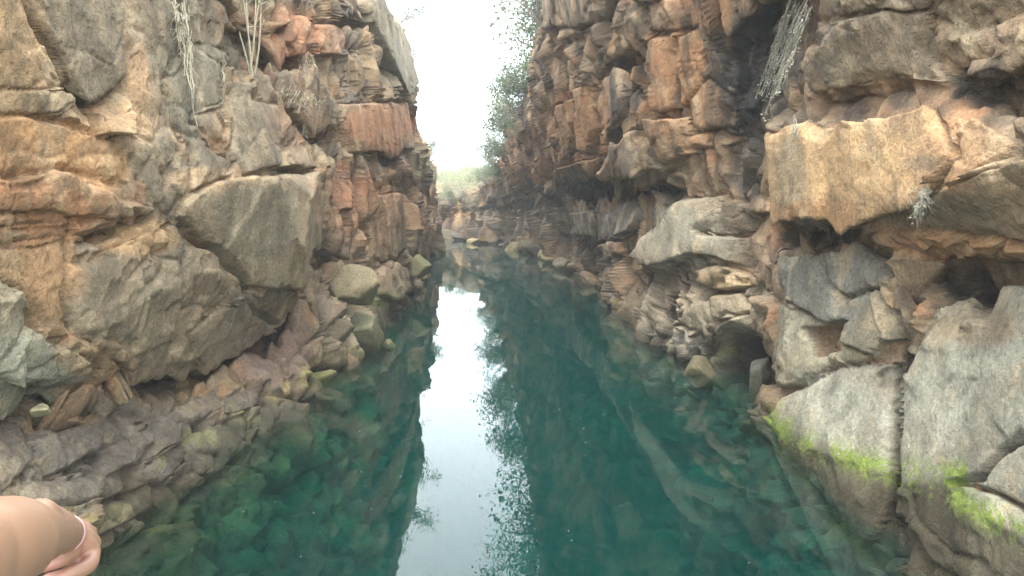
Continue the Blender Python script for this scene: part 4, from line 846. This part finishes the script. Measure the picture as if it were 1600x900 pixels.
def capsule_mesh():
    bm = bmesh.new()
    for o_, r_ in zip(allp, allr):
        rings = []; t = np.gradient(o_, axis=0); t /= np.linalg.norm(t, axis=1)[:, None]
        ref = np.array((.3, .2, .9)); 
        for i in range(len(o_)):
            a = np.cross(t[i], ref); a /= np.linalg.norm(a); b_ = np.cross(t[i], a)
            rings.append([bm.verts.new(o_[i]+r_[i]*(a*math.cos(k*math.pi/20)+b_*math.sin(k*math.pi/20))) for k in range(40)])
        for r0, r1 in zip(rings[:-1], rings[1:]):
            for k in range(40): bm.faces.new((r0[k], r0[(k+1) % 40], r1[(k+1) % 40], r1[k]))
        for rg, s, i in ((rings[0], -1, 0), (rings[-1], 1, -1)):
            prev = rg; a_c = o_[i]; 
            for q in (.55, .9):
                nr = [bm.verts.new(a_c+(np.array(v.co[:])-a_c)*math.cos(q*math.pi/2)+s*t[i]*r_[i]*math.sin(q*math.pi/2)) for v in rg]
                for k in range(40):
                    f = (prev[k], prev[(k+1) % 40], nr[(k+1) % 40], nr[k]); bm.faces.new(f if s > 0 else f[::-1])
                prev = nr
            bm.faces.new(prev if s > 0 else prev[::-1])
    bmesh.ops.recalc_face_normals(bm, faces=bm.faces); me = bpy.data.meshes.new('arm_raw'); bm.to_mesh(me); bm.free(); return me
tmp = bpy.data.objects.new('arm_raw', capsule_mesh()); C.objects.link(tmp)
md = tmp.modifiers.new('r', 'REMESH'); md.mode = 'VOXEL'; md.voxel_size = .0019
md = tmp.modifiers.new('s', 'SMOOTH'); md.factor = .5; md.iterations = 10
dg = bpy.context.evaluated_depsgraph_get(); me = bpy.data.meshes.new_from_object(tmp.evaluated_get(dg)); bpy.data.objects.remove(tmp); bpy.data.metaballs.remove(mb)
V = np.empty(len(me.vertices)*3, np.float32); me.vertices.foreach_get('co', V); V = V.reshape(-1, 3)
base = np.repeat(np.array([[.23, .128, .075]]), len(V), 0); tipd = np.min(np.stack([np.linalg.norm(V-o_[-1], axis=1) for o_ in allp[NP:]]), 0); f = (.75*sstep(.05, .0, tipd))[:, None]
base = base*(1-f)+f*np.array((.30, .12, .095)); a = me.color_attributes.new('Col', 'FLOAT_COLOR', 'POINT'); a.data.foreach_set('color', np.column_stack([base, np.ones(len(V))]).astype(np.float32).ravel())
me.polygons.foreach_set('use_smooth', np.ones(len(me.polygons), bool)); me.name = 'person'
arm = link('person', me, skin_material(), label='bare forearm with a pale pink wristband and loosely curled hand, reaching in over the ledge', category='person')
# wristband
ax = (wr-fa)/np.linalg.norm(wr-fa); a = np.cross(ax, (0, 0, 1)); a /= np.linalg.norm(a); b_ = np.cross(ax, a); ctr = cam_pt(100, 835, 1.015); n = 40; prof = [(-.012, .0), (-.011, .0012), (.011, .0012), (.012, .0), (.011, -.001), (-.011, -.001)]
Vb = []; 
for k in range(n):
    dr = a*math.cos(k*2*math.pi/n)+b_*math.sin(k*2*math.pi/n); Vb += [ctr+ax*u+dr*(.0254+v) for u, v in prof]
i = np.arange(n*6).reshape(n, 6); Fb = np.stack([i, np.roll(i, -1, 0), np.roll(np.roll(i, -1, 0), -1, 1), np.roll(i, -1, 1)], -1).reshape(-1, 4)
link('wristband', np_mesh('wristband', np.array(Vb), Fb, None, True), plain('pink_rubber', (.42, .22, .21), .45, .05), arm, label='pale pink rubber wristband')

# ------------------------------------------------------------------ specks floating on the pool
lm = np_mesh('floating_leaf', np.array([(-.5, 0, 0), (0, -.28, .05), (.5, 0, .02), (0, .28, .06), (-.3, 0, -.02)])*.035, np.array([(0, 1, 2, 3)])); lm.materials.append(plain('bleached_leaf', (.62, .60, .50), .8, .1))
rs = np.random.RandomState(8)
for k, (px, py) in enumerate([(562, 674), (565, 738), (563, 783), (520, 697), (580, 796), (572, 760), (430, 785), (438, 838), (490, 802), (355, 728), (626, 745), (500, 832), (865, 644), (907, 654), (912, 670), (914, 712), (943, 648), (1053, 729), (1272, 779), (888, 830), (893, 845), (902, 868), (874, 640), (915, 692), (812, 864), (1170, 880), (970, 790), (600, 830), (470, 870), (380, 800), (300, 860), (612, 700), (1020, 640), (760, 610), (700, 560), (690, 520)]):
    v = ray(px, py); q = CAM+v*(CAM[2]/-v[2]); o = link('floating_leaf', lm, label='tiny bleached leaf floating on the water', category='leaf', group='bleached leaves floating on the pool'); o.location = (q[0], q[1], .004); o.rotation_euler[2] = rs.uniform(0, 6); s = rs.uniform(.35, .75)*q[1]/9; o.scale = (s, s, s)
print('done', round(time.time()-T0, 1))

# ------------------------------------------------------------------ haze
bm = bmesh.new(); bmesh.ops.create_cube(bm, size=1)
for v in bm.verts: v.co = Vector((-90 if v.co.x < 0 else 80, -15 if v.co.y < 0 else 165, -7.5 if v.co.z < 0 else 18))
me = bpy.data.meshes.new('haze'); bm.to_mesh(me); bm.free()
m, t, o = new_mat('haze'); pv = N(t, 'ShaderNodeVolumePrincipled', Density=.0015); pv.inputs['Color'].default_value = (.93, .97, 1, 1); t.links.new(pv.outputs[0], o.inputs['Volume'])
link('haze', me, m, kind='stuff', label='thin pale haze in the canyon air')

# ------------------------------------------------------------------ labels of look-alikes, by their order
ORD = 'first second third fourth fifth sixth seventh eighth ninth tenth eleventh twelfth thirteenth fourteenth fifteenth sixteenth seventeenth eighteenth nineteenth twentieth'.split()
for grp, key, txt in (('bushes along the rim of the shaded cliff', lambda o: o.location.y, '%s bush from the near end of the rim of the shaded cliff'),
                      ('bushes along the rim of the warm brown cliff', lambda o: o.location.y, '%s bush from the near end of the rim of the warm brown cliff'),
                      ('twiggy shrubs on the far part of the shaded cliff', lambda o: project(np.array(o.location))[0], '%s twiggy shrub from the left on the far part of the shaded cliff'),
                      ('boulders at the far end of the pool', lambda o: project(np.array(o.location))[0], '%s boulder from the left in the jumble at the far end of the pool')):
    for k, o in enumerate(sorted([o for o in bpy.data.objects if o.get('group') == grp], key=key)): o['label'] = txt % ORD[k]
